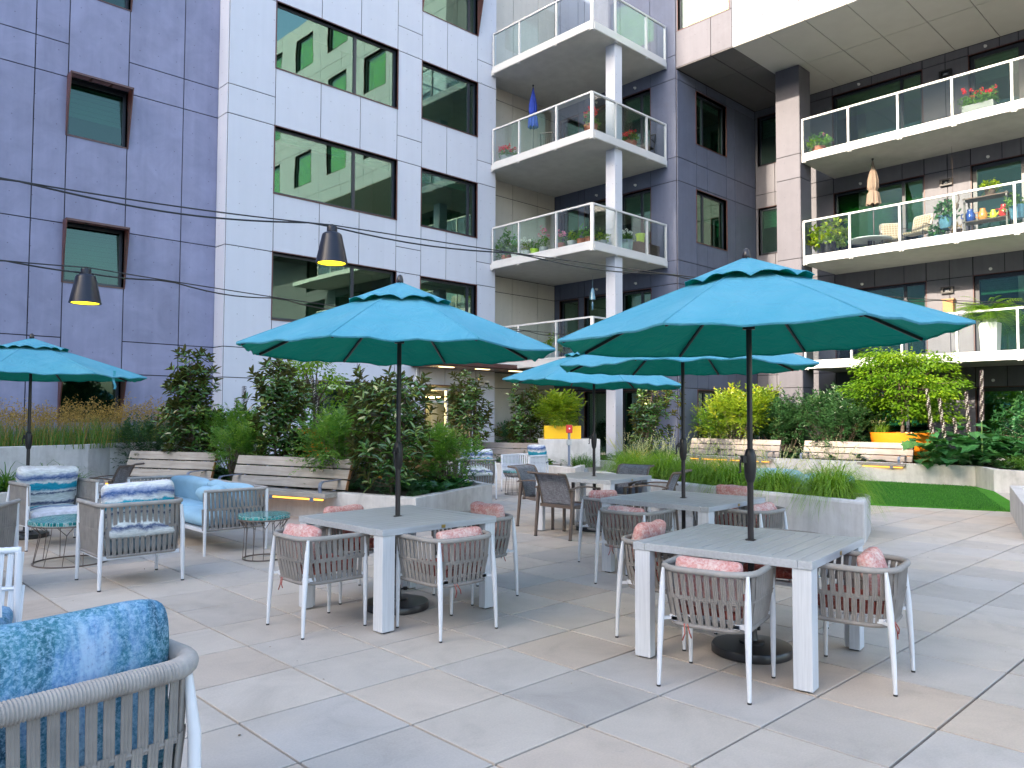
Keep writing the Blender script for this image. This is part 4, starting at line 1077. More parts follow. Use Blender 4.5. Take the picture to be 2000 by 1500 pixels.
# ------------------------------------------------------------------ dining sets
def hd(deg): return R(deg-90)      # heading in degrees (0 = +X) to the rotation of a piece that faces +Y
T1, T2, T3, T4 = (3.88, 5.42), (4.92, 2.735), (6.98, 4.65), (8.62, 7.25)
dining_table((*T1, 0), R(2), 'square grey dining table in the centre with four rope chairs around it')
dining_table((*T2, 0), R(8.2), 'square grey slatted dining table nearest the camera on the right, black parasol base beneath')
dining_table((*T3, 0), R(4), 'square grey dining table right behind the nearest right hand table', 1.24)
dining_table((*T4, 0), R(10), 'square grey dining table set with brown sling chairs, in front of the fire call post', 1.22)
CH = [ # x, y, heading, chair label, pillow label, pillow settings
 (3.105, 5.385, 0, 'rope chair at the left side of the central table, back to the lounge area', 'pink cushion in the rope chair at the left of the central table', dict(seed=1, z=.64, tilt=72, yaw=6)),
 (3.784, 4.64, 90, 'rope chair at the near right side of the central table, back to the camera', 'pink cushion standing upright in the rope chair nearest the camera at the central table', dict(seed=2, z=.625, tilt=82)),
 (4.66, 5.31, 180, 'rope chair at the far right side of the central table', 'deep pink cushion above the far right chair of the central table', dict(seed=3, z=.67, tilt=80)),
 (3.86, 6.11, 270, 'rope chair on the far side of the central table, mostly hidden by the tabletop', 'pink cushion edge showing beyond the central tabletop', dict(seed=4, z=.645, tilt=76)),
 (4.222, 2.578, 13, 'rope chair in front of the nearest right hand table, facing away from the camera', 'pale pink cushion in the front rope chair of the nearest table', dict(seed=5, z=.62, tilt=84)),
 (4.985, 2.045, 99, 'rope chair at the right end of the nearest table, seen from its side', 'crumpled pink cushion slumped in the rightmost rope chair', dict(seed=6, z=.64, tilt=70, yaw=4, w=.36, dy=-.11)),
 (4.84, 3.375, 278, 'rope chair at the left side of the nearest right hand table', 'pink cushion leaning in the chair left of the nearest table', dict(seed=7, z=.68, tilt=78)),
 (5.60, 2.88, 188, 'rope chair behind the nearest table, rust seat seen under the tabletop', None, None),
 (6.12, 4.64, 4, 'rope chair on the near side of the second right hand table, left of the pole', 'flat topped pink cushion in the near chair of the second right hand table', dict(seed=8, z=.605, tilt=84)),
 (6.86, 5.50, 274, 'rope chair at the far left corner of the second right hand table', 'pink cushion at the far left corner of the second right hand table', dict(seed=9, z=.645, tilt=70, yaw=-6)),
 (7.08, 3.93, 92, 'rope chair at the right end of the second right hand table, by the grass planter', 'bent pink cushion in the chair between the second table and the grass planter', dict(seed=10, z=.63, tilt=72)),
 (7.80, 4.62, 184, 'rope chair behind the second right hand table, only its cushion showing', 'pink cushion seen above the far edge of the second right hand table', dict(seed=11, z=.70, tilt=78)),
]
proto = None
for x, y, hdg, lb, pl, ps in CH:
    if proto is None: proto = dining_chair((x, y, 0), hd(hdg), lb)
    else: dup(proto, (x, y, 0), hd(hdg), lb)
    if pl: pillow_on((x, y, 0), hd(hdg), pl, **ps)
sp = sling_chair((7.9, 7.12, 0), hd(2), 'brown sling chair pulled out toward the camera, its blue grey back facing us')
dup(sp, (8.42, 8.02, 0), hd(283), 'brown sling chair partly behind the pulled out one')
dup(sp, (9.36, 7.32, 0), hd(188), 'brown sling chair on the far side of its table, against the tall grasses')
dup(sp, (8.98, 6.5, 0), hd(112), 'brown sling chair right of its table, turned sideways, arm toward the grasses')
dup(sp, (3.70, 12.75, 0), hd(140), 'lone brown sling chair in the lounge area beside the timber bench')
va = lambda p: math.atan2(p[1], p[0])
def urot(p, d=0): return va(p) + PI + R(22.5) + d
umbrella((*T1, 0), urot(T1, R(2)), 'teal parasol over the central table', 1.345, 2.16, 2.72, seed=3, crank_side=3.6)
umbrella((*T2, 0), urot(T2, R(3)), 'big teal parasol over the nearest right hand table', 1.36, 2.15, 2.69, (R(-1), R(-1)), seed=8, crank_side=2.5)
umbrella((*T3, 0), urot(T3, R(4)), 'teal parasol behind the big right hand one, over the second table', 1.36, 2.14, 2.66, seed=12, crank_side=2.4)
umbrella((*T4, 0), urot(T4, R(-6)), 'ragged edged teal parasol over the brown sling chairs', 1.34, 2.10, 2.62, (R(2), R(1)), seed=21, crank_side=2.6)
umbrella((2.53, 11.87, 0), urot((2.53, 11.87), R(6)), 'teal parasol cut by the left edge of the photo, over the lounge area', 1.42, 2.13, 2.60, seed=30, crank_side=2.6)

up = [o for o in bpy.data.objects if o.get('label', '').startswith('teal parasol cut by')][0]
b = MB(); b.grid(lambda u, v: Vector((.70+.03*u, -1.06+.02*math.sin(6*v), 2.19-.24*v+.0*u)) + Vector((.01*math.sin(9*v), 0, 0)), 2, 8); o = b.build('torn_strip', M['canopy'], up, 180)
# ------------------------------------------------------------------ lounge
lc = lounge_chair((2.62, 8.10, 0), hd(90), 'rope lounge chair seen from behind with an ocean striped cushion')
lounge_chair((2.63, 11.02, 0), hd(276), 'rope lounge chair facing the camera, ocean striped seat and back cushions', W=.80)
lounge_chair((1.30, 8.68, 0), hd(60), 'rope lounge chair cut by the left photo edge, grey cushion', mat='grey_cloth', pil=-.02)
lounge_chair((.70, 5.34, 0), hd(-20), 'pale framed lounge chair at the left edge with a blue seat', mat='blue_mottle', light=True, back=False, W=.74)
lounge_chair((.51, 2.95, 0), hd(96), 'large rope lounge chair in the bottom left corner, mottled blue cushion', mat='blue_mottle', fine=True, W=1.06, D=.80)
# the pale blue sofa
sf = thing('rope_sofa', 'rope woven sofa with pale blue seat cushions in front of the timber benches', 'sofa', (4.05, 10.2, 0), hd(180))
rope_tub(sf, 2.62, .78, .05, .735, .52, .29, .0, step=.050, sw=.034, rim=.02, skew=.012)
for sx in (-1, 1):
    for sy in (-1, 1):
        b = MB(); b.tube([(sx*1.31, sy*.375, 0), (sx*1.31, sy*.375, .3), (sx*1.31, sy*.375, .73)], [.016, .02, .02], 8); b.build('leg', M['chair_metal'], sf, 60)
b = MB(); b.box(-1.28, 1.28, -.36, .37, .26, .30); b.build('seat_frame', M['chair_metal'], sf, bevel=.004)
for i, x in enumerate((-.64, .64)):
    cushion('seat_cushion', 1.26, .70, .17, M['sky_cloth'], sf, (x, .02, .385), (0,0,0), 20+i, 16, .28, .78, .006)
    cushion('back_cushion', 1.24, .38, .18, M['sky_cloth'], sf, (x, -.25, .585), (R(74), 0, 0), 24+i, 16, .4, .75, .010)
o = cushion('scatter_cushion', .52, .42, .20, M['sky_cloth'], None, (3.98, 9.22, .60), (R(40), R(6), R(100)), 31, 16, .45, .3, .01)
tag(o, 'plump pale blue cushion at the near end of the rope sofa', 'cushion')
side_table((2.47, 9.53, 0), 'low teal mosaic table between the ocean cushioned lounge chairs', .42, .48, .37)
side_table((4.12, 8.33, 0), 'teal mosaic side table beside the sofa, left of the central table', .285, .50, .225)
# far lounge group
lounge_chair((10.22, 11.70, 0), hd(60), 'rope lounge chair with a wave print cushion, half hidden by the planter corner shrub', pil=-.02)
lounge_chair((12.05, 12.10, 0), hd(190), 'white rope lounge chair in front of the far timber bench', mat='grey_cloth', light=True, back=False)
o = cushion('scatter_cushion', .46, .44, .20, M['ocean'], None, (12.32, 11.98, .80), (R(70), 0, R(100)), 33, 14, .45, .35, .01); tag(o, 'white and navy cushion propped in the far white lounge chair', 'cushion')
side_table((11.35, 11.70, 0), 'teal mosaic side table between the two far lounge chairs', .25, .50, .21)
# pale blue loungers half hidden by the grasses
for i, (x, y, rz, lb) in enumerate(((16.2, 8.4, 2.9, 'left one of two pale blue outdoor seats behind the tall grasses'), (15.7, 7.0, 3.2, 'right one of two pale blue outdoor seats behind the tall grasses'))):
    t_ = thing('outdoor_seat', lb, 'armchair', (x, y, 0), rz, 'pale blue outdoor seats behind the grasses')
    cushion('seat_cushion', 1.1, .8, .30, M['sky_cloth'], t_, (0, 0, .33), (0,0,0), 40+i, 12, .3, .7)
    b = MB(); b.box(-.52, .52, -.36, .36, .03, .2); b.build('base', M['wood_dark'], t_, bevel=.01)

# ------------------------------------------------------------------ concrete walls and benches
concrete_planter('concrete_planter', [(6.83,9.10),(9.32,10.18),(9.75,11.6),(9.2,15.2),(6.6,16.9),(5.0,16.6),(5.55,14.75),(5.80,13.0),(6.35,10.88)], .43, 'pale concrete planter of shrubs with a pointed corner toward the central table')
concrete_planter('concrete_planter', [(10.29,4.10),(11.42,4.47),(12.1,7.0),(13.15,9.6),(12.2,10.25),(11.3,8.5),(10.62,5.8)], .53, 'long concrete planter of arching green grasses on the right', bev=.04)
concrete_planter('concrete_planter', [(20.28,13.70),(20.42,8.5),(20.62,5.65),(19.62,5.02),(19.2,3.6),(22.6,2.2),(25.2,2.2),(25.2,13.70)], .50, 'long pale concrete planter wall behind the lawn, right side')
concrete_planter('concrete_planter', [(13.69,12.08),(15.85,13.35),(15.6,16.6),(14.2,17.0),(13.1,16.6),(13.95,13.2)], .43, 'small concrete planter under the far timber bench, beside the fire call post')
concrete_planter('concrete_planter', [(16.25,12.35),(19.9,13.0),(20.2,17.0),(17.0,17.6),(16.3,15.2)], .46, 'pale concrete planter round the foot of the white pillar')
concrete_planter('concrete_planter', [(15.59,3.75),(12.0,2.72),(13.2,-.5),(17.2,.6)], .46, 'blank concrete planter cut by the right photo edge')
concrete_planter('concrete_planter', [(-6,14.2),(2.95,15.85),(4.46,16.28),(5.0,16.8),(7.4,17.4),(7.4,18.8),(-6,18.8)], 1.06, 'raised concrete planter of brown grasses along the purple wall')
concrete_planter('concrete_planter', [(.3,13.4),(3.55,14.05),(4.3,14.6),(4.2,15.9),(2.9,15.6),(.0,15.0)], .43, 'low concrete planter of strap leaved plants in front of the raised left wall')
concrete_planter('concrete_planter', [(16.95,17.7),(20.3,17.1),(20.3,18.9),(17.0,18.9)], .62, 'concrete planter against the beige recess wall')
def bench_from(front_r, front_l, label, **kw):
    a = Vector((*front_r, 0)); c = Vector((*front_l, 0)); m_ = (a+c)/2; d = (a-c); L = d.length
    return bench((m_.x, m_.y, 0), math.atan2(d.y, d.x), label, L=L, **kw)
# the bench runs from front_l to front_r (as seen from the camera), its back on the far side
bench_from((6.17,10.50), (5.42,12.95), 'weathered timber bench nearest the central table, directly behind the sofa', arms=(0, 1))
bench_from((5.52,13.95), (4.62,15.85), 'weathered timber bench at the left, farther than its twin behind the sofa', arms=(1,))
bench_from((14.55,13.35), (13.55,15.75), 'pale timber bench in the far middle, behind the small lounge group', mat='wood_pale', arms=())
bench_from((20.40,7.15), (20.68-.2,10.05), 'sun bleached timber bench at the right behind the lawn', mat='wood_pale', end='wood_pale', arms=(0, 1), z0=.06)
bench_from((20.2,10.60), (20.15,13.5), 'sun bleached timber bench in the middle distance behind the parasol poles', mat='wood_pale', end='wood_pale', arms=(1,), z0=.06)
bench_from((9.25,12.0), (8.85,14.0), 'orange lit timber bench glimpsed through the shrubs behind the central parasol pole', mat='wood_orange', arms=(), z0=.05)
# ------------------------------------------------------------------ plants
def rv(r_, s_=1): return Vector((r_.uniform(-1,1), r_.uniform(-1,1), r_.uniform(-1,1)))*s_
def magnolia(loc, h, w, n, label, seed, lean=(0, 0), Lf=.17, mat='magnolia', cone=.55, name='magnolia_shrub', group='glossy leaved magnolia shrubs', zb=.10):
    r_ = random.Random(seed); root = thing(name, label, 'shrub', loc, 0, group)
    f = MB(); st = MB()
    nst = 4; tips = []
    stems = []
    for k in range(nst):
        a = 2*PI*k/nst + r_.uniform(-.5, .5); s0 = Vector((math.cos(a)*.05, math.sin(a)*.05, 0))
        e = Vector((math.cos(a)*w*.20*r_.uniform(.3, 1) + lean[0], math.sin(a)*w*.20*r_.uniform(.3, 1) + lean[1], h*r_.uniform(.72, .97)))
        mid = s0.lerp(e, .5) + rv(r_, .05); stems.append((s0, mid, e)); st.tube([s0, mid, e], [.022, .015, .006], 6)
    n = int(n*1.75)
    for i in range(n):
        t_ = zb + (1-zb)*r_.random()**.8; s0, mid, e = stems[r_.randrange(nst)]
        base = (s0.lerp(mid, t_*2) if t_ < .5 else mid.lerp(e, t_*2-1))
        wid = w*.5*(1 - cone*t_**1.6)*(.55+.45*math.sin(min(1, t_*2.2)*PI/2))
        a = r_.uniform(0, 2*PI); rad = wid*math.sqrt(r_.uniform(.12, 1))*(1+.25*math.sin(3*a+seed)+.15*math.sin(7*t_*3+a))
        tip = base + Vector((math.cos(a)*rad, math.sin(a)*rad, r_.uniform(.02, .22)*w))
        if i % 3 == 0: st.tube([base, base.lerp(tip, .6) + Vector((0,0,-.02)), tip], [.007, .005, .003], 4, cap=False)
        ax = (tip - base).normalized()*.55 + Vector((0,0,.75)) + rv(r_, .25); ax.normalize()
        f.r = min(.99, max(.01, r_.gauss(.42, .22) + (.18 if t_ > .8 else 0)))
        tone = f.r
        x = ax.cross(Vector((.3,.5,.2))).normalized(); y = ax.cross(x)
        m = r_.randint(6, 9)
        for j in range(m):
            b_ = 2*PI*j/m*1.6 + r_.uniform(-.3, .3); up = .25 + .75*j/m
            d = (x*math.cos(b_) + y*math.sin(b_))*(1.05-up*.6) + ax*up*.8 + Vector((0,0,-.05)); d.normalize()
            f.r = min(.99, max(.01, tone + r_.uniform(-.15, .15)))
            f.leaf(tip + ax*(.012*j - .05), d, ax, Lf*r_.uniform(.7, 1.15), Lf*.40, .35)
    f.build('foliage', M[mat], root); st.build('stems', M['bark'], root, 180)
    return root
def fineshrub(loc, h, w, n, label, seed, mat='fine', Lf=.06, group='feathery green shrubs', flat=.8, name='feathery_shrub', d=None, tips=None, lf=14):
    r_ = random.Random(seed); root = thing(name, label, 'shrub', loc, 0, group); f = MB(); st = MB(); d = d or w; n = int(n*1.9); Lf *= 1.15
    lobes = [(Vector((r_.uniform(-.32, .32)*w, r_.uniform(-.32, .32)*d, h*r_.uniform(.45, .8))), r_.uniform(.22, .36)*w) for _ in range(7)]
    for i in range(n):
        c, rad = lobes[i % len(lobes)]
        u = rv(r_).normalized(); k = r_.uniform(.35, 1.05)
        p = c + Vector((u.x*rad, u.y*rad*d/w, abs(u.z)*rad*flat if u.z > -.2 else u.z*rad))*k
        if p.z < .03: p.z = r_.uniform(.03, .25)
        p.z = min(p.z, h*1.05)
        if i % 6 == 0: q = Vector((p.x*.25, p.y*.25, 0)); st.tube([q, q.lerp(p, .55)+rv(r_, .04), p], [.008, .005, .002], 4, cap=False)
        ax = (u*.7 + Vector((0,0,.45)) + rv(r_, .35)).normalized(); sd = ax.cross(Vector((0,0,1)))
        if sd.length < .05: sd = Vector((1,0,0))
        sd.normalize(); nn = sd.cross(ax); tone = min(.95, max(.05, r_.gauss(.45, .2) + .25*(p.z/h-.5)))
        S = Lf*lf*.30*r_.uniform(.7, 1.2)
        for j in range(lf):
            t_ = (j//2)/(lf/2); s_ = 1 if j % 2 else -1
            q = p + ax*S*t_ + rv(r_, Lf*.25) - Vector((0,0,.12*S*t_*t_))
            dd = (ax*.7 + sd*s_*(1-.4*t_) + rv(r_, .35)).normalized()
            f.r = min(.99, max(.01, tone + r_.uniform(-.14, .14)))
            f.leaf4(q, dd, nn + rv(r_, .4), Lf*r_.uniform(.7, 1.25), Lf*.42)
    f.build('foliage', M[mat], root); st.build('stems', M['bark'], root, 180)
    if tips:
        g_ = MB()
        for _ in range(60):
            c, rad = lobes[r_.randrange(7)]; p = c + Vector((r_.uniform(-.4,.4)*rad, r_.uniform(-.4,.4)*rad, rad*.9))
            g_.r = r_.random(); g_.leaf4(p, (Vector((0,0,1))+rv(r_, .7)).normalized(), rv(r_), .07, .03)
        g_.build('young_shoots', M[tips], root)
    return root
def clump(name, loc, label, n, L, seed, mat='grass', w=.007, spread=.10, lean=(.15, .7), droop=.8, stalks=0, group=None, cat='grass', az=None):
    r_ = random.Random(seed); root = thing(name, label, cat, loc, 0, group); b = MB()
    for i in range(n):
        a = r_.uniform(0, 2*PI) if az is None else r_.gauss(az[0], az[1])
        rad = spread*math.sqrt(r_.random()); b.r = min(.99, max(.01, r_.gauss(.42, .22)))
        aa = r_.uniform(0, 2*PI)
        b.blade((math.cos(aa)*rad, math.sin(aa)*rad, 0), a, r_.uniform(*lean), L*r_.uniform(.55, 1.1), w*r_.uniform(.7, 1.3), 5, droop*r_.uniform(.6, 1.3))
    b.build('blades', M[mat], root)
    if stalks:
        s_ = MB()
        for i in range(stalks):
            a = r_.uniform(0, 2*PI); s_.r = r_.random()*.98+.01; ln = L*r_.uniform(.62, .88); le = r_.uniform(.12, .7)
            s_.blade((r_.uniform(-.1,.1), r_.uniform(-.1,.1), .1), a, le, ln, .006, 5, .25)
            p = Vector((math.cos(a)*math.sin(le+.15), math.sin(a)*math.sin(le+.15), math.cos(le+.15)))
            for j in range(7): s_.leaf4(Vector((0,0,.1)) + p*ln*(.72+.045*j), (p + rv(r_, .5)).normalized(), rv(r_), .045, .013)
        s_.build('seed_heads', M['seed'], root)
    return root
def cover(name, poly_pts, n, mats, seed, z, L=.07, label=None, cat='ground cover', kind='stuff', inset=None):
    """low leafy carpet over a bed given as triangles-free rejection sampling"""
    r_ = random.Random(seed); b = MB(); xs = [p[0] for p in poly_pts]; ys = [p[1] for p in poly_pts]
    def inside(x, y):
        c = False; j = len(poly_pts)-1
        for i in range(len(poly_pts)):
            xi, yi = poly_pts[i]; xj, yj = poly_pts[j]
            if (yi > y) != (yj > y) and x < (xj-xi)*(y-yi)/(yj-yi)+xi: c = not c
            j = i
        return c
    k = 0
    while k < n:
        x = r_.uniform(min(xs), max(xs)); y = r_.uniform(min(ys), max(ys))
        if not inside(x, y): continue
        k += 1; m = 0 if math.sin(x*2.1+seed)*math.sin(y*1.7) > -.1 else min(1, len(mats)-1); b.cur = m
        hgt = r_.uniform(.02, .20)*(1+.6*math.sin(x*3.3)*math.sin(y*2.9)); tone = min(.95, max(.05, r_.gauss(.4, .2)))
        for j in range(6):
            a = r_.uniform(0, 2*PI); b.r = min(.99, max(.01, tone + r_.uniform(-.12, .12)))
            d = Vector((math.cos(a), math.sin(a), r_.uniform(.1, .8))).normalized(); ll = L*r_.uniform(.6, 1.3)*(1 if m == 0 else 1.7)
            if m == 0: b.leaf4(Vector((x, y, z+hgt)) + rv(r_, .03), d, Vector((0,0,1)), ll, ll*.4)
            else: b.leaf(Vector((x, y, z+hgt*.8)) + rv(r_, .03), d, Vector((0,0,1)), ll, ll*.75, .2)
    return tag(b.build(name, [M[m] for m in mats]), label, cat, None, kind)
def lobed(b, p, d, nrm, S):
    d = d.normalized(); x = d.cross(nrm).normalized(); n = x.cross(d)
    out = [(0,0),(.25,.16),(.22,.36),(.42,.34),(.52,.52),(.62,.34),(.74,.36),(.78,.20),(1.0,.0)]
    pts = [(a, s_) for a, s_ in out] + [(a, -s_) for a, s_ in reversed(out[1:-1])]
    mid = [(.0,0),(.5,0),(1.,0)]
    vs = [tuple(p + d*(a*S) + x*(s_*S) + n*(.22*abs(s_)*S - .22*a*a*S)) for a, s_ in pts]
    c = len(vs); vs.append(tuple(p + d*(.5*S) - n*(.05*S)))
    k = len(pts); b.add(vs, [(i, (i+1) % k, c) for i in range(k)])
def acanthus(loc, n, spread, label, seed, spikes, S=.36, hz_=.75):
    """big lobed leaves with tall white and purple flower spikes; spikes: (dx, dy, z0, z1, leanx, leany)"""
    r_ = random.Random(seed); root = thing('acanthus_plant', label, 'plant', loc); b = MB()
    for i in range(n):
        a = r_.uniform(0, 2*PI); rad = spread*math.sqrt(r_.random())
        p = Vector((math.cos(a)*rad, math.sin(a)*rad*.8, r_.uniform(.15, hz_)*(1.1-.4*rad/spread)))
        a2 = r_.uniform(0, 2*PI); b.r = min(.99, max(.01, r_.gauss(.4, .25)))
        lobed(b, p, Vector((math.cos(a2), math.sin(a2), r_.uniform(-.35, .45))), Vector((0,0,1)) + rv(r_, .3), S*r_.uniform(.6, 1.2))
    b.build('leaves', M['broad'], root)
    for (dx, dy, z0, z1, lx, ly) in spikes:
        s_ = MB(); p0 = Vector((dx, dy, 0)); top = Vector((dx+lx, dy+ly, z1)); s_.cur = 0
        s_.tube([p0, Vector((dx+lx*.2, dy+ly*.2, z0)), top], [.012, .011, .004], 6)
        Ls = z1 - z0; m = int(Ls/.022)
        for j in range(m):
            t_ = j/m; q = Vector((dx+lx*(.2+.8*t_), dy+ly*(.2+.8*t_), z0+Ls*t_)); rd = .046*(1-.35*t_)
            for k in range(4):
                a = 2*PI*k/4 + j*.78; e = Vector((math.cos(a), math.sin(a), 0)); s_.r = r_.random()*.98+.01
                s_.cur = 2; s_.leaf(q + e*.012 + Vector((0,0,.022)), e + Vector((0,0,-.12)), Vector((0,0,1)), rd*1.35, .046, -.5)
                s_.cur = 1
                if (j//3 + k) % 2 == 0: s_.leaf(q + e*.015, e + Vector((0,0,-.75)), Vector((0,0,1)), rd*.95, .024, .4)
        s_.build('flower_spike', [M['stem_green'], M['petal_white'], M['bract']], root)
    return root
M['stem_green'] = simple('green_stem', (.07, .13, .03), .6)
def maple(name, loc, th, R0, H, pads, label, seed, mat='maple', per=60, Lf=.085, zlow=.25):
    r_ = random.Random(seed); root = thing(name, label, 'tree', loc); t_ = MB(); f = MB()
    top = Vector((.05, .05, th))
    t_.tube([(0,0,0), (.03,-.02,th*.5), top], [.055, .042, .034], 9)
    for i in range(pads):
        a = r_.uniform(0, 2*PI); zf = r_.random(); rad = R0*math.sqrt(r_.uniform(.02, 1))*math.sqrt(max(.05, 1-((zf-.4)/.68)**2))
        c = Vector((math.cos(a)*rad, math.sin(a)*rad, th*(zlow+.6) + H*zf))
        if i % 2 == 0:
            m = top.lerp(c, .5) + Vector((0,0,.12*H*r_.random())); t_.tube([top - Vector((0,0,th*.25*r_.random())), m, c], [.026, .014, .004], 5, cap=False)
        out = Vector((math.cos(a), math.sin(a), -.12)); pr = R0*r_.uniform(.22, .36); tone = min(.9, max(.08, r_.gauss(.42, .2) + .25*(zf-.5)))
        for j in range(per):
            b_ = r_.uniform(0, 2*PI); q = math.sqrt(r_.random())*pr
            p = c + Vector((math.cos(b_)*q, math.sin(b_)*q, r_.gauss(0, .05)*R0 - .25*q*q/pr)) 
            f.r = min(.99, max(.01, tone + r_.uniform(-.15, .15)))
            d = (Vector((math.cos(b_), math.sin(b_), 0))*.7 + out*.5 + Vector((0,0,r_.uniform(-.6, .1)))).normalized()
            f.leaf(p, d, Vector((0,0,1)) + rv(r_, .45), Lf*r_.uniform(.7, 1.2), Lf*.62, .25)
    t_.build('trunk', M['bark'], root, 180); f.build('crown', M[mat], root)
    return root

# bed behind the timber benches, left and centre
z = .36
magnolia((6.10, 15.15, z), 2.55, 1.15, 150, 'tallest magnolia shrub, left, behind the left timber bench', 11, lean=(-.12, .1))
magnolia((6.75, 13.0, z), 2.35, 1.05, 130, 'magnolia shrub behind the middle of the timber bench nearest the table', 12, cone=.45)
magnolia((7.02, 9.92, z), 1.80, 1.20, 135, 'spreading magnolia shrub right behind the central parasol pole', 13, cone=.25, Lf=.16)
magnolia((7.65, 11.6, z), 2.05, .85, 75, 'magnolia shrub just left of the central parasol pole, farther back', 14, cone=.3)
magnolia((13.65, 15.85, z), 2.35, 1.35, 120, 'magnolia shrub in front of the entrance door', 15, cone=.4)
magnolia((15.05, 15.0, z), 2.1, 1.15, 110, 'magnolia shrub against the beige wall, left of the yellow planter', 16, cone=.35)
magnolia((17.75, 13.0, z+.03), 2.1, 1.25, 95, 'sunlit open branched magnolia shrub right of the white pillar', 17, lean=(.12, -.2), cone=.2)
fineshrub((6.75, 14.75, z), 1.35, 1.3, 240, 'feathery shrub between the two tall magnolias at the left', 21)
fineshrub((6.20, 13.75, z), 1.0, 1.0, 190, 'low feathery shrub in the gap between the two left benches', 22, mat='fine')
fineshrub((6.95, 11.35, z), 1.32, 1.35, 380, 'broad feathery shrub at the right end of the nearest timber bench', 23, Lf=.065)
fineshrub((8.55, 10.45, z), 1.0, .95, 210, 'feathery shrub at the planter corner beside the far lounge chair', 24)
fineshrub((8.6, 12.2, z), 1.0, 1.6, 180, 'feathery shrub in front of the orange lit bench', 25)
fineshrub((5.85, 16.35, z), 1.0, 1.5, 220, 'feathery shrub at the foot of the tallest magnolia', 26, mat='fine_dark')
acanthus((7.6, 13.9, z), 45, .7, 'acanthus with speckled flower spikes behind the nearest timber bench', 31, [(-.05,.30,1.15,2.0,-.03,.0), (.08,.02,1.0,1.95,-.02,.02), (.42,-.10,1.15,2.05,-.18,.12), (-.75,.9,1.1,1.85,0,0), (-.95,.8,1.0,1.6,.0,0)], .28)
b = thing('round_planter', 'orange planter glimpsed behind the shrubs at the left', 'planter', (8.25, 14.55, .36))
q = MB(); q.lathe([(.30,0),(.42,.75),(.44,1.0),(.41,1.0),(.40,.92),(.01,.92)], 32); q.build('bowl', M['orange'], b, 35)
q = MB(); q.lathe([(.405,.925),(.01,.935)], 24, cap=False); q.build('soil', M['soil'], b)
maple('maple_tree', (8.25, 14.55, 1.28), .55, .95, 1.05, 48, 'small yellow green tree in the half hidden orange planter at the left', 33, per=42, Lf=.08)
P1poly = [(6.95,9.3),(9.1,10.3),(9.5,11.7),(9.0,15.0),(6.6,16.6),(5.3,16.3),(5.75,14.75),(6.25,13.2),(6.6,10.9)]
cover('ground_cover', P1poly, 1500, ['cover', 'broad'], 41, z, .085, 'leafy ground cover carpeting the bed behind the central table')
# far middle bed
q = thing('square_planter', 'bright yellow square planter left of the white pillar', 'planter', (15.05, 13.75, 1.06), R(-45))
b = MB(); b.box(-.47, .47, -.47, .47, 0, .34); b.build('box', M['yellow'], q, bevel=.012)
b = MB(); b.box(-.44, .44, -.44, .44, .30, .345); b.build('soil', M['soil'], q)
fineshrub((15.05, 13.75, 1.40), .58, 1.0, 170, 'glowing yellow green shrub in the yellow planter', 51, mat='lime', Lf=.11, group=None, name='leafy_shrub', lf=10)
clump('grass_clump', (14.8, 13.45, 1.38), 'drooping grass spilling over the front of the yellow planter', 130, .5, 52, 'lime', .012, .3, (.3, 1.0), 1.3)
clump('grass_clump', (14.95, 12.95, .36), 'dark green grass clump at the foot of the fire call post', 260, .62, 53, 'grass_dark', .012, .3, (.1, .8), 1.0, group='dark grass clumps round the pillar')
for i, (x, y, lb) in enumerate(((16.75, 12.95, 'dark grass clump left of the white pillar'), (17.5, 13.1, 'dark grass clump in front of the white pillar'), (18.5, 13.3, 'dark grass clump right of the white pillar under the sunlit magnolia'), (19.4, 13.4, 'dark grass clump beside the slate wall corner'), (15.3, 13.4, 'dark grass clump under the yellow planter'))):
    clump('grass_clump', (x, y, .40), lb, 300, .60, 60+i, 'grass_dark', .012, .28, (.1, .8), 1.0, 0, 'dark grass clumps round the pillar')
fineshrub((17.9, 18.1, .55), .75, 1.5, 120, 'low dark shrub at the foot of the beige recess wall', 55, mat='broad', Lf=.10, group=None, name='leafy_shrub', lf=9)
cover('ground_cover', [(13.3,16.3),(14.2,13.1),(15.6,13.5),(15.4,16.4)], 300, ['cover', 'grass_dark'], 42, .38, .08, 'leafy ground cover in the small planter under the far bench')
cover('ground_cover', [(16.5,12.7),(19.7,13.2),(20,16.5),(17,17)], 350, ['cover', 'grass_dark'], 43, .40, .08, 'leafy ground cover round the white pillar')
p = thing('fire_call_post', 'red fire call box on a grey steel post at the small planter', 'call post', (14.25, 12.78, .43))
b = MB(); b.tube([(0,0,0),(0,0,.86)], .032, 12); b.lathe([(.07,0),(.07,.012)], 12); b.build('post', M['arm_metal'], p, 40)
b = MB(); b.box(-.055, .055, -.055, .055, .50, .64); b.build('junction_box', M['pot_grey'], p, bevel=.006)
b = MB(); b.box(-.075, .075, -.06, .05, .80, 1.0); cb = b.build('call_box', M['red'], p, bevel=.01)
b = MB(); b.lathe([(.02,-.006),(.02,.006)], 12); o = b.build('button', M['petal_white_flat'] if 'petal_white_flat' in M else M['pot_white'], cb); o.location = (0, -.063, .91); o.rotation_euler = (R(90), 0, 0)
p.rotation_euler = (0, 0, R(-40))
b = MB(); b.box(-.11, .11, -.03, .03, -.07, .07); b.box(-.09, .09, -.045, -.03, -.05, .05)
o = b.build('socket_box', M['pot_grey'], None, bevel=.006); o.location = (14.75, 12.66, .27); o.rotation_euler = (0, 0, math.atan2(1.27, 2.16)); tag(o, 'grey outdoor socket box on the side of the small planter wall', 'socket')

b = MB(); b.box(-.62, .95, -.55, .6, 0, .70); o = b.build('concrete_plinth', M['concrete'], None, bevel=.012); o.location = (15.05, 13.75, .359); o.rotation_euler = (0, 0, R(-45)); tag(o, 'pale concrete plinth under the yellow planter', 'plinth')
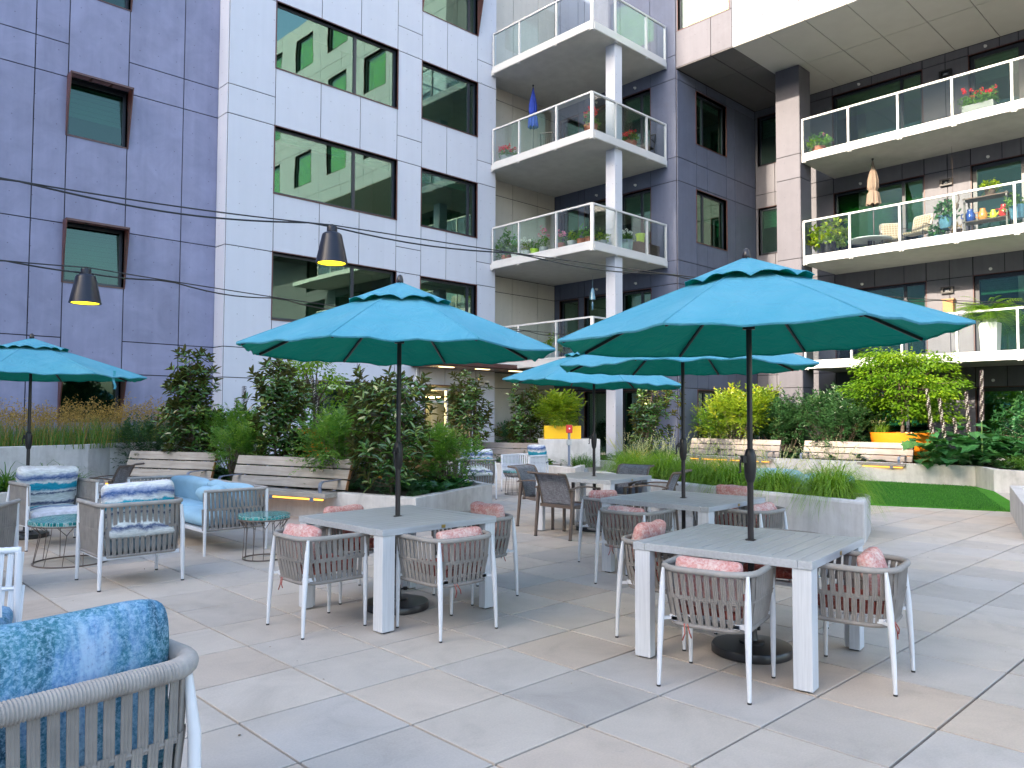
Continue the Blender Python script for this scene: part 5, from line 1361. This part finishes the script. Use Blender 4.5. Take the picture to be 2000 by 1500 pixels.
# right hand grass planter
for i, (x, y, lb) in enumerate(((11.0, 4.85, 'arching grass clump at the near rounded end of the right grass planter'), (11.12, 5.75, 'second grass clump from the near end of the right grass planter'), (11.4, 6.65, 'third grass clump from the near end of the right grass planter'), (11.75, 7.5, 'fourth grass clump from the near end of the right grass planter'), (12.1, 8.35, 'fifth grass clump, behind the brown sling chair at the right of its table'), (12.45, 9.15, 'sixth grass clump, near the far end of the right grass planter'), (12.7, 9.75, 'last grass clump at the far end of the right grass planter'))):
    clump('grass_clump', (x, y, .44), lb, [1500, 1100, 1350, 1000, 1300, 1150, 1200][i], [1.02, .86, 1.06, .92, 1.10, .9, 1.0][i], 70+i, 'grass', .0105, [.20, .16, .22, .17, .2, .18, .2][i], (.10, 1.15), 1.45, 34, 'arching grasses in the right planter')
clump('grass_clump', (12.95, 9.75, .44), 'gold grass tuft at the far end of the right planter', 110, .7, 81, 'gold', .012, .12, (.05, .5), .5, group='gold grass tufts')
clump('grass_clump', (12.45, 7.6, .44), 'gold grass tuft beside the second parasol pole', 80, .62, 82, 'gold', .012, .10, (.05, .5), .5, group='gold grass tufts')
# right hand bed
zr = .43
fineshrub((21.3, 12.2, zr), 1.95, 2.1, 330, 'yellow green leafy shrub right of the slate wall corner', 91, mat='lime', Lf=.12, group=None, name='leafy_shrub', lf=10, tips='gold')
fineshrub((21.7, 11.0, zr), 1.6, 1.7, 380, 'dark feathery shrub left of the column foot', 92, mat='fine_dark', Lf=.085)
fineshrub((22.0, 9.55, zr), 1.75, 2.3, 620, 'big rounded feathery shrub left of the orange planter', 93, mat='fine_dark', Lf=.085)
fineshrub((21.55, 13.1, zr), 1.4, 1.2, 170, 'feathery shrub against the slate wall behind the far right bench', 94, mat='fine', Lf=.075)
b = thing('round_planter', 'big round orange planter of the green tree behind the right bench', 'planter', (22.0, 7.75, .43))
q = MB(); q.lathe([(.50,0),(.66,.25),(.76,.55),(.80,.81),(.765,.81),(.75,.74),(.01,.74)], 48); q.build('bowl', M['orange'], b, 40)
q = MB(); q.lathe([(.755,.745),(.01,.76)], 32, cap=False); q.build('soil', M['soil'], b)
maple('maple_tree', (22.0, 7.75, 1.17), 1.0, 1.36, 1.85, 135, 'bright green layered maple tree in the big round orange planter', 95, per=75, Lf=.10, zlow=-.15)
clump('grass_clump', (21.75, 8.25, 1.17), 'wispy grass in the left of the big orange planter', 130, .55, 96, 'grass', .01, .2, (.1, .7), .6, 10)
acanthus((21.35, 6.1, zr), 250, 1.35, 'big leaved acanthus with five tall speckled spikes right of the orange planter', 97, [(-.4,.55,.85,1.95,-.03,.13), (-.4,.27,.75,1.70,-.05,.12), (-.4,.0,.70,1.22,.0,.08), (-.38,-.24,.85,1.85,.02,.05), (-.35,-.5,1.15,2.36,.03,-.02)], .40, 1.05)
magnolia((22.4, 4.75, zr), 1.65, 1.8, 190, 'glossy round camellia shrub at the right photo edge', 98, cone=.15, Lf=.13, mat='broad', name='camellia_shrub', group=None)
clump('grass_clump', (20.9, 4.75, zr), 'green grass clump in front of the camellia at the right edge', 420, .6, 99, 'grass_dark', .012, .3, (.1, .9), 1.0)
clump('grass_clump', (20.4, 4.3, zr), 'green grass clump over the low wall at the right edge', 320, .55, 100, 'grass_dark', .012, .3, (.1, .9), 1.0)
cover('ground_cover', [(20.6,13.4),(20.7,8.5),(20.9,5.8),(20,5),(19.6,3.9),(22.5,2.6),(24.8,3),(24.8,13.4)], 900, ['cover', 'fine_dark'], 44, .43, .10, 'leafy ground cover in the bed behind the lawn')
# left raised bed: seeded brown grasses nobody could count
r_ = random.Random(5); b = MB()
for i in range(5200):
    x = r_.uniform(-1.5, 7.3); y = r_.uniform(max(16.1, 15.0+.26*x), 18.6)
    if x > 5.0 and y < 17: y = r_.uniform(17.3, 18.6)
    hh = .62*(1+.3*math.sin(x*2.3)*math.sin(y*1.9+x)); b.cur = 0; b.r = min(.99, max(.01, r_.gauss(.45, .25)))
    b.blade((x, y, .98), r_.uniform(0, 2*PI), r_.uniform(.05, .5), hh*r_.uniform(.7, 1.15), .011, 4, .6)
    if i % 2 == 0:
        b.cur = 1; a = r_.uniform(0, 2*PI); le = r_.uniform(.05, .45); ln = hh*r_.uniform(.95, 1.5)
        b.r = r_.random()*.98+.01; b.blade((x, y, 1.0), a, le, ln, .006, 4, .35)
        q = Vector((x, y, 1.0)) + Vector((math.cos(a)*math.sin(le+.14), math.sin(a)*math.sin(le+.14), math.cos(le+.14)))*ln*.9
        for j in range(6): b.r = r_.random()*.98+.01; b.leaf4(q + rv(r_, .06), rv(r_).normalized(), rv(r_), .055, .018)
tag(b.build('ornamental_grasses', [M['grass_dark'], M['straw']]), 'seeding straw brown grasses along the purple wall', 'grass', None, 'stuff')
for i, (x, y, lb) in enumerate(((2.75, 14.35, 'strap leaved plant at the left photo edge'), (3.30, 14.45, 'strap leaved plant right of the left parasol pole'), (3.72, 14.55, 'strap leaved plant nearest the lone brown chair'))):
    clump('strap_leaf_plant', (x, y, .37), lb, 90, .72, 110+i, 'grass_dark', .022, .10, (.05, .8), .9, 0, 'strap leaved plants in the low planter', 'plant')
cover('ground_cover', [(1.5,13.9),(3.5,14.3),(4.1,14.8),(4.0,15.6),(2.5,15.3),(1,14.9)], 200, ['cover', 'broad'], 45, .37, .08, 'leafy ground cover under the strap leaved plants')

# lawn
b = MB(); poly = [(14.86,5.78),(15.62,3.74),(17.5,4.2),(19.62,5.02),(20.62,5.65),(20.42,8.5),(20.4,9.5),(14.2,7.6)]
b.prism(poly, -.02, .018); lawn_o = MB()
r_ = random.Random(77); b.cur = 1
for i in range(26000):
    u = r_.random(); v = r_.random()
    p = Vector((14.9, 5.75, 0)).lerp(Vector((15.6, 3.8, 0)), u); q = Vector((20.4, 8.4, 0)).lerp(Vector((20.55, 5.7, 0)), u); c = p.lerp(q, v)
    b.r = r_.random()*.98+.01; a = r_.uniform(0, 2*PI); h_ = r_.uniform(.015, .035); d = Vector((math.cos(a), math.sin(a), 0))*.006
    b.add([tuple(c-d+Vector((0,0,.017))), tuple(c+d+Vector((0,0,.017))), tuple(c+rv(r_, .012)+Vector((0,0,.018+h_)))], [(0,1,2)])
M['turf_blade'] = leaf_mat('turf_blade', (.015, .10, .008), (.035, .17, .012), (.07, .24, .02), trans=.2, rough=.6)
tag(b.build('lawn', [M['lawn'], M['turf_blade']]), 'flat artificial green lawn in front of the right bench', 'lawn', None, 'stuff')

# a few fallen leaves and crumbs on the paving
r_ = random.Random(9); b = MB()
for i in range(150):
    x = r_.uniform(1.5, 15); y = r_.uniform(-1, 10)
    b.r = r_.random()*.98+.01; b.leaf4(Vector((x, y, .004)), Vector((r_.uniform(-1,1), r_.uniform(-1,1), .08)).normalized(), Vector((0,0,1)), r_.uniform(.008, .03), r_.uniform(.006, .014))
M['litter'] = leaf_mat('dry_litter', (.05, .04, .03), (.12, .08, .04), (.22, .16, .08), trans=.1, rough=.8)
tag(b.build('leaf_litter', M['litter']), 'dry leaf crumbs scattered over the paving', 'leaf litter', None, 'stuff')
# ------------------------------------------------------------------ string lights
def pendant(loc, label, s_=1):
    root = thing('pendant_lamp', label, 'lamp', loc, 0, 'black pendant lamps on the overhead wires')
    b = MB(); b.lathe([(.040*s_,.215*s_),(.055*s_,.215*s_),(.058*s_,.20*s_),(.058*s_,.15*s_),(.085*s_,.145*s_),(.105*s_,.13*s_),(.112*s_,.11*s_),(.175*s_,-.185*s_),(.178*s_,-.20*s_),(.155*s_,-.20*s_),(.155*s_,-.17*s_),(.10*s_,.10*s_),(.02*s_,.11*s_)], 40, cap=False); b.build('lamp_shade', M['lamp_black'], root, 35)
    b = MB(); b.lathe([(.02*s_,.20*s_),(.02*s_,.24*s_)], 10); b.build('hanger', M['black'], root)
    b = MB(); b.lathe([(.004,-.196*s_),(.150*s_,-.196*s_),(.152*s_,-.185*s_),(.004,-.185*s_)], 32, cap=False); b.build('lit_disc', M['bulb'], root)
    return root
M['lamp_black'] = simple('blue_black_enamel', (.010, .013, .024), .35, spec=.35)
def wire(name, label, P, sag, extra, r=.007):
    root = thing(name, label, 'cable', tuple(P[0]), 0, 'overhead lamp cables')
    def path(off, n=60, ph=0):
        pts = []
        for a, e in zip(P, P[1:]):
            for i in range(n):
                t_ = i/n; q = Vector(a).lerp(Vector(e), t_); q.z -= sag*4*t_*(1-t_)*(Vector(e)-Vector(a)).length*.02
                q.z -= off*abs(math.sin(PI*((q.x + q.y)*.42+ph))); pts.append(q - Vector(P[0]))
        pts.append(Vector(P[-1]) - Vector(P[0])); return pts
    b = MB(); b.tube(path(0), r, 5); b.build('steel_wire', M['black'], root, 180)
    b = MB(); b.tube(path(.07), r*1.25, 5); b.build('power_cord', M['black'], root, 180)
    b = MB()
    return root
L1 = Vector((4.52, 7.62, 3.52)); L2 = Vector((2.72, 10.21, 3.15))
pendant(tuple(L1), 'larger looking black pendant lamp in front of the white wing')
pendant(tuple(L2), 'smaller looking black pendant lamp in front of the purple wing at the left')
top1 = L1 + Vector((0,0,.235)); top2 = L2 + Vector((0,0,.235))
P0 = Vector((1.17, 8.02, 3.70)); wire('lamp_cable', 'overhead cable of the lamp in front of the white wing', [P0 + (P0-top1)*.6, P0, top1, Vector((22.9, 4.9, 4.55))], .6, 0, .008)
Q0 = Vector((1.5, 9.98, 3.30)); wire('lamp_cable', 'overhead cable of the lamp in front of the purple wing', [Q0 + (Q0-top2)*.5, Q0, top2, Vector((16.7, 14.12, 3.9))], .35, 0, .008)

# ------------------------------------------------------------------ things on the balconies
def pot(b, r, h, c=(0,0,0), sq=False):
    if sq: b.box(-sq/2, sq/2, -r, r, 0, h)
    else: b.lathe([(r*.68,0),(r*.78,h*.1),(r,h*.92),(r*1.06,h*.92),(r*1.06,h),(r*.9,h),(r*.88,h*.86),(.005,h*.86)], 20, c)
def potted(loc, label, seed, r=.16, h=.28, pm='terracotta', fm='fine', fh=.3, fw=.42, n=60, Lf=.07, flower=None, nf=14, box=None, stand=0, group=None, cat='potted plant', rz=0):
    r_ = random.Random(seed); root = thing('potted_plant', label, cat, loc, rz, group)
    b = MB()
    if box: b.box(-box/2, box/2, -r, r, stand, stand+h)
    else: pot(b, r, h, (0,0,stand))
    b.build('pot', M[pm], root, 40)
    if stand:
        b = MB()
        for k in range(3): a = 2*PI*k/3; b.tube([(math.cos(a)*r*.9, math.sin(a)*r*.9, 0), (math.cos(a)*r*.5, math.sin(a)*r*.5, stand*.5), (math.cos(a)*r*.8, math.sin(a)*r*.8, stand)], .008, 5)
        b.build('stand', M['black'], root, 60)
    f = MB(); W2 = (box or fw)
    for i in range(n):
        a = r_.uniform(0, 2*PI); rad = math.sqrt(r_.random())*fw/2; zz = stand + h*.85 + fh*r_.random()*(1.1-.6*(2*rad/fw)**2)
        x = math.cos(a)*rad if not box else r_.uniform(-W2/2, W2/2)*1.08; y = math.sin(a)*rad
        tone = min(.95, max(.05, r_.gauss(.45, .22)))
        for j in range(5):
            f.r = min(.99, max(.01, tone + r_.uniform(-.15, .15))); d = (Vector((x, y, 0))*1.2 + rv(r_) + Vector((0,0,.3))).normalized()
            f.leaf(Vector((x, y, zz)) + rv(r_, Lf*.6), d, Vector((0,0,1)) + rv(r_, .4), Lf*r_.uniform(.7, 1.3), Lf*.6)
    for i in range(max(4, n//10)):
        x = r_.uniform(-1, 1)*W2*.3; y = r_.uniform(-1, 1)*fw*.2; f.r = .1; f.blade((x, y, stand+h*.8), r_.uniform(0, 6.28), .15, fh*.8, .008, 2, .1)
    f.build('foliage', M[fm], root)
    if flower:
        g_ = MB()
        for i in range(nf):
            a = r_.uniform(0, 2*PI); rad = math.sqrt(r_.random())*fw*.45; x = math.cos(a)*rad if not box else r_.uniform(-W2/2, W2/2); y = math.sin(a)*rad
            c = Vector((x, y, stand + h + fh*r_.uniform(.6, 1.15)))
            for j in range(14):
                d = rv(r_).normalized(); g_.r = r_.random()*.98+.01; g_.leaf4(c + d*.02, d, rv(r_), .045, .04)
        g_.build('flowers', M[flower], root)
    return root
def fold_umbrella(loc, label, H, mat, L, rmax):
    root = thing('folded_parasol', label, 'parasol', loc)
    b = MB(); b.tube([(0,0,0),(0,0,H)], .02, 10); b.lathe([(.02,H),(.035,H+.02),(.03,H+.05),(.005,H+.06)], 12); b.build('pole', M['pole'], root, 40)
    b = MB(); b.lathe([(.24,0),(.24,.05),(.05,.07),(.04,.25)], 24); b.build('base', M['base'], root, 40)
    def fs(u, v):
        a = 2*PI*u; t_ = v; z_ = H - .03 - L*t_
        r0 = rmax*(.18 + .55*min(1, t_*2.2))*(1 if t_ < .68 else 1)
        if t_ < .30: r0 *= .55 + .45*t_/.30
        if .62 < t_ < .74: r0 *= 1 - .38*math.exp(-((t_-.68)/.03)**2)
        if t_ > .70: r0 *= 1 + .32*(t_-.70)/.30
        r0 *= 1 + .13*math.sin(8*a)*min(1, t_*1.5) + .06*math.sin(17*a+5*t_)
        return Vector((math.cos(a)*r0, math.sin(a)*r0, z_ + (.02*math.sin(8*a) if t_ > .98 else 0)))
    b = MB(); b.grid(fs, 96, 26); o = b.build('folded_canopy', mat, root, 180)
    k = MB(); k.lathe([(rmax*.50, H-.03-L*.70), (rmax*.52, H-.03-L*.66)], 20, cap=False); k.build('strap', mat, root)
    return root
def bistro_chair(loc, rz, label, mat='black', fabric=None, group=None, wide=.46):
    root = thing('balcony_chair', label, 'chair', loc, rz, group); h = wide/2
    for sx in (-1, 1):
        b = MB(); b.tube([(sx*h,.22,0),(sx*h,.18,.44),(sx*h*.98,.18,.45)], .012, 6); b.build('leg', M[mat], root, 60)
        b = MB(); b.tube([(sx*h,-.26,0),(sx*h,-.20,.44),(sx*h,-.28,.75),(sx*h*.9,-.36,.98)], .012, 6); b.build('leg', M[mat], root, 60)
        b = MB(); b.tube([(sx*h,-.24,.66),(sx*(h+.03),.0,.67),(sx*(h+.02),.2,.64),(sx*h,.19,.45)], .011, 6); b.build('armrest', M[mat], root, 60)
    if fabric:
        cushion('seat', wide, .46, .09, M[fabric], root, (0, 0, .46), (0,0,0), 3, 8); cushion('backrest', wide, .60, .10, M[fabric], root, (0, -.29, .76), (R(104), 0, 0), 4, 8)
    else:
        b = MB(); b.box(-h, h, -.21, .19, .44, .455); b.build('seat', M[mat], root)
        b = MB()
        for k in range(7): x = -h*.85 + 2*h*.85*k/6; b.tube([(x,-.21,.48),(x,-.27,.72),(x*.95,-.355,.97)], .006, 5)
        b.bar((-h*.9,-.36,.975), (h*.9,-.36,.975), .02, .025); b.build('backrest', M[mat], root)
    return root
def pattern_mat():
    m, t, out = nt('lattice_print_cloth'); v = coords(t, 'Object', (1,1,1))
    vo = N(t, 'TexVoronoi', feature='DISTANCE_TO_EDGE'); vo.inputs['Scale'].default_value = 13; vo.inputs['Randomness'].default_value = .15; t.links.new(v, vo.inputs['Vector'])
    c = ramp(t, vo.outputs['Distance'], [(.05, (.34, .33, .30)), (.10, (.19, .155, .10))]); bsdf(t, out, c, .9, .2); return m
M['lattice'] = pattern_mat()
M['blue_cloth'] = simple('royal_blue_cloth', (.012, .045, .36), .8, nscale=6, namt=.2)
M['tan_cloth'] = simple('tan_cloth', (.19, .145, .11), .85, nscale=6, namt=.12)
ZL = {2: 3.31, 3: 6.55, 4: 9.77}; ZR = {2: 3.31, 3: 6.54, 4: 9.74}
GG = 'flower pots on the corner balcony'
# corner balcony with the blue parasol
fold_umbrella((17.9, 17.65, ZL[4]), 'folded royal blue parasol on the corner balcony', 2.75, M['blue_cloth'], 1.35, .17)
bistro_chair((18.1, 17.1, ZL[4]), R(-60), 'black wire balcony chair beside the folded blue parasol', group='black wire balcony chairs')
bistro_chair((20.0, 14.7, ZL[4]), R(100), 'black wire balcony chair at the right end of the corner balcony', group='black wire balcony chairs')
potted((17.02, 17.95, ZL[4]), 'red geranium in a grey bowl at the left end of the corner balcony', 1, .22, .26, 'pot_grey', 'fine', .30, .55, 60, .07, 'petal_red', 16)
potted((17.05, 14.45, ZL[4]), 'red geranium in a terracotta pot at the corner post of the balcony', 2, .20, .34, 'terracotta', 'fine', .45, .5, 50, .07, 'petal_red', 12)
potted((18.95, 14.5, ZL[4]), 'bushy red geranium in a terracotta pot right of the white pillar', 3, .22, .34, 'terracotta', 'fine', .32, .5, 70, .07, 'petal_red', 22)
# corner balcony lined with pots
potted((17.1, 18.0, ZL[3]), 'tall leafy plant in a terracotta pot at the left end of the pot lined balcony', 4, .20, .26, 'terracotta', 'fine', .85, .7, 120, .10)
rowp = [(17.55, 'pot_white', 'fine', None, 'small white pot of greenery beside the tall leafy plant', .34), (17.1, 'pot_white', 'lime', 'petal_white', 'white pot with white flowers on the pot lined balcony', .34), (16.7, 'pot_lime', 'fine', None, 'lime green pot on the pot lined balcony', .30), (16.32, 'pot_grey', 'fine', 'petal_pink', 'pink flowers right of the lime green pot', .55), (15.6, 'terracotta', 'fine', 'petal_pink', 'terracotta pot of pink flowers left of the corner post', .34), (15.15, 'pot_grey', 'lime', None, 'wide grey pot left of the corner post', .34), (14.78, 'terracotta', 'fine', None, 'terracotta pot of bright leaves near the corner post', .42), (14.46, 'terracotta', 'fine', None, 'terracotta pot right at the corner post', .36)]
for i, (y, pm, fm, fl, lb, fh) in enumerate(rowp):
    potted((17.02, y, ZL[3]), lb, 10+i, .145, .27, pm, fm, fh, .34, 34, .065, fl, 9, group=GG)
potted((17.5, 14.42, ZL[3]), 'small grey pot of greenery right of the corner post', 20, .15, .24, 'pot_grey', 'lime', .36, .36, 34, .065, None, group=GG)
potted((18.75, 14.5, ZL[3]), 'grey barrel pot of white flowers right of the white pillar', 21, .22, .46, 'pot_grey', 'fine', .30, .46, 44, .07, 'petal_white', 10)
b = thing('wooden_trough', 'dark brown wooden trough on the pot lined balcony', 'trough', (19.75, 14.55, ZL[3])); q = MB(); q.box(-.55, .55, -.2, .2, 0, .5); q.build('box', M['wood_dark'], b, bevel=.008); q = MB(); q.box(-.51, .51, -.16, .16, .47, .505); q.build('soil', M['soil'], b)
q = thing('plant_pot', 'lime green pot standing on the dark wooden trough', 'pot', (19.55, 14.55, ZL[3]+.505)); b = MB(); pot(b, .15, .30); b.build('bowl', M['pot_lime'], q, 40)
# lowest corner balcony
potted((17.1, 16.0, ZL[2]), 'bright green bush on the lowest corner balcony', 22, .2, .3, 'pot_grey', 'lime', .55, .6, 80, .09)
clump('spiky_plant', (17.2, 15.1, ZL[2]+.1), 'dry arching spiky plant on the lowest corner balcony', 120, 1.15, 23, 'straw', .014, .1, (.05, .5), .8, 0, None, 'plant')
b = MB(); b.tube([(0,0,.62),(0,0,.25)], .004, 4); b.lathe([(.0,.26),(.05,.2),(.07,.05),(.09,-.1),(.0,-.12)], 10); b.lathe([(.0,-.12),(.03,-.2),(.02,-.4),(.0,-.42)], 8)
o = b.build('wind_chime', M['pot_blue'], None, 60); o.location = (17.3, 14.6, 5.15); tag(o, 'blue hanging chime under the pot lined balcony', 'wind chime')
# right wing balconies
potted((23.25, 10.5, ZR[4]), 'green bush with one pink bloom at the left end of the top right balcony', 31, .2, .26, 'terracotta', 'fine', .42, .75, 90, .09, 'petal_pink', 1)
potted((23.3, 6.1, ZR[4]), 'long grey trough of red geraniums on the top right balcony', 32, .16, .34, 'pot_dark', 'fine', .42, .36, 120, .08, 'petal_red', 16, box=.75, rz=R(90))
fold_umbrella((24.0, 9.17, ZR[3]), 'folded tan parasol on the middle right balcony', 2.92, M['tan_cloth'], 1.35, .20)
b = thing('patio_table', 'low round balcony table at the foot of the folded tan parasol', 'table', (23.75, 9.2, ZR[3])); q = MB(); q.lathe([(.60,.40),(.62,.41),(.62,.44),(.05,.44),(.05,.40)], 32, cap=False); q.build('top', M['pot_grey'], b, 40); q = MB(); q.lathe([(.25,0),(.25,.03),(.06,.04),(.06,.40)], 20); q.build('pedestal', M['black'], b, 40)
bistro_chair((24.3, 8.75, ZR[3]), R(120), 'lattice print balcony chair right of the folded tan parasol', fabric='lattice', group='lattice print balcony chairs', wide=.62)
bistro_chair((23.95, 7.95, ZR[3]), R(75), 'lattice print balcony chair in the middle glass panel', fabric='lattice', group='lattice print balcony chairs', wide=.62)
potted((23.5, 10.35, ZR[3]), 'palm leaved plant at the left end of the middle right balcony', 33, .24, .5, 'black', 'lime', .75, 1.1, 90, .17)
potted((23.4, 7.0, ZR[3]), 'spiky plant in a blue glazed pot on a wire stand', 34, .20, .34, 'pot_blue', 'broad', .42, .5, 50, .12, stand=.34)
potted((23.4, 5.3, ZR[3]), 'plant in a blue glazed pot at the right photo edge of the middle balcony', 35, .20, .34, 'pot_blue', 'fine', .35, .5, 60, .09, stand=.30)
potted((23.3, 6.72, ZR[3]), 'small dark pot of dry sprigs beside the balcony shelf', 36, .14, .24, 'wood_dark', 'straw', .2, .3, 20, .06)
potted((24.0, 7.35, ZR[3]), 'small spiky plant on the floor behind the lattice chair', 37, .16, .3, 'pot_blue', 'broad', .4, .5, 40, .13)
sh = thing('shelf_rack', 'dark metal shelf of jugs and cans on the middle right balcony', 'shelf', (23.65, 6.05, ZR[3]))
for x in (-.2, .2):
    for y in (-.5, .5): b = MB(); b.box(x-.02, x+.02, y-.02, y+.02, 0, 1.1); b.build('leg', M['black'], sh)
for z_ in (.42, 1.05): b = MB(); b.box(-.22, .22, -.54, .54, z_, z_+.03); b.build('shelf', M['wood_dark'], sh)
def jug(loc, label, mat, s_=1, spout=True):
    root = thing('jug', label, 'jug', loc); b = MB(); b.lathe([(.07*s_,0),(.10*s_,.06*s_),(.10*s_,.16*s_),(.06*s_,.24*s_),(.065*s_,.28*s_)], 16); b.build('body', mat, root, 50)
    b = MB(); b.tube([(0,.09*s_,.20*s_),(0,.17*s_,.20*s_),(0,.18*s_,.12*s_),(0,.10*s_,.07*s_)], .013*s_, 6); b.build('handle', mat, root, 60)
    if spout: b = MB(); b.tube([(0,-.08*s_,.08*s_),(0,-.19*s_,.26*s_)], [.022*s_,.012*s_], 6); b.build('spout', mat, root, 60)
    return root
M['jug_blue'] = simple('cobalt_glaze', (.015, .05, .22), .15); M['jug_orange'] = simple('ochre_glaze', (.50, .20, .05), .25); M['jug_red'] = simple('red_enamel', (.42, .03, .03), .25); M['jug_lime'] = simple('lime_plastic', (.45, .55, .04), .35)
jug((23.6, 6.45, ZR[3]+.45), 'cobalt blue jug on the dark balcony shelf', M['jug_blue'], 1.25, False)
jug((23.6, 6.15, ZR[3]+.45), 'ochre jug on the dark balcony shelf', M['jug_orange'], 1.15, False)
jug((23.6, 5.90, ZR[3]+.45), 'small lime watering can on the dark balcony shelf', M['jug_lime'], .85)
jug((23.6, 5.65, ZR[3]+.45), 'red watering can on the dark balcony shelf', M['jug_red'], 1.2)
potted((23.75, 6.0, ZR[3]+1.08), 'variegated plant on top of the dark balcony shelf', 38, .13, .2, 'wood_dark', 'lime', .32, .5, 44, .08)
b = thing('hanging_planter', 'small woven basket hanging by a ring from the balcony ceiling', 'hanging planter', (24.2, 7.05, 7.55)); q = MB(); q.tube([(0,.16*math.cos(2*PI*i/24),.32+.18*math.sin(2*PI*i/24)) for i in range(24)], .014, 6, closed=True); q.tube([(0,0,.5),(0,0,1.85)], .004, 4); q.build('ring', M['wood_dark'], b, 60); q = MB(); q.lathe([(.10,0),(.14,.06),(.15,.16),(.13,.16),(.005,.14)], 14); q.build('basket', M['tan_cloth'], b, 50)
b = thing('plant_pedestal', 'tall white pedestal on the lowest right balcony', 'pedestal', (23.45, 6.0, ZR[2])); q = MB(); q.hexa([(-.18,-.18,0),(.18,-.18,0),(.18,.18,0),(-.18,.18,0),(-.22,-.22,.86),(.22,-.22,.86),(.22,.22,.86),(-.22,.22,.86)]); q.build('column', M['pot_white'], b, bevel=.01)
r_ = random.Random(3); root = thing('fern', 'huge arching fern on the white pedestal, lowest right balcony', 'fern', (23.45, 6.0, ZR[2]+.86)); f = MB()
for i in range(190):
    a = r_.uniform(0, 2*PI); le = r_.uniform(.1, 1.15); L = r_.uniform(.7, 1.15); q = Vector((0,0,.05)); tone = min(.95, max(.05, r_.gauss(.4, .22)))
    d = Vector((math.cos(a), math.sin(a), 0)); sd = Vector((-d.y, d.x, 0))
    for j in range(16):
        q2 = q + (d*math.sin(le) + Vector((0,0,math.cos(le))))*(L/16); le = min(2.5, le + .10)
        for s_ in (-1, 1):
            f.r = min(.99, max(.01, tone + r_.uniform(-.12, .12))); f.leaf4(q2, (sd*s_ + d*.35 + Vector((0,0,-.2))).normalized(), Vector((0,0,1)), .15*(1-j/22), .05)
        q = q2
f.build('fronds', M['grass'], root)
b = MB(); pot(b, .2, .18); b.build('pot', M['pot_white'], root, 40)
b = thing('wooden_lantern', 'orange wooden lantern box on the slate wall, lowest right balcony', 'lantern', (25.16, 7.5, 4.66)); q = MB(); q.box(-.09, .09, -.14, .14, .03, .46); q.build('body', M['wood_orange'], b, bevel=.01); q = MB(); q.box(-.11, .11, -.17, .17, .46, .50); q.box(-.10, .10, -.155, .155, 0, .03); q.build('caps', M['wood_orange'], b)
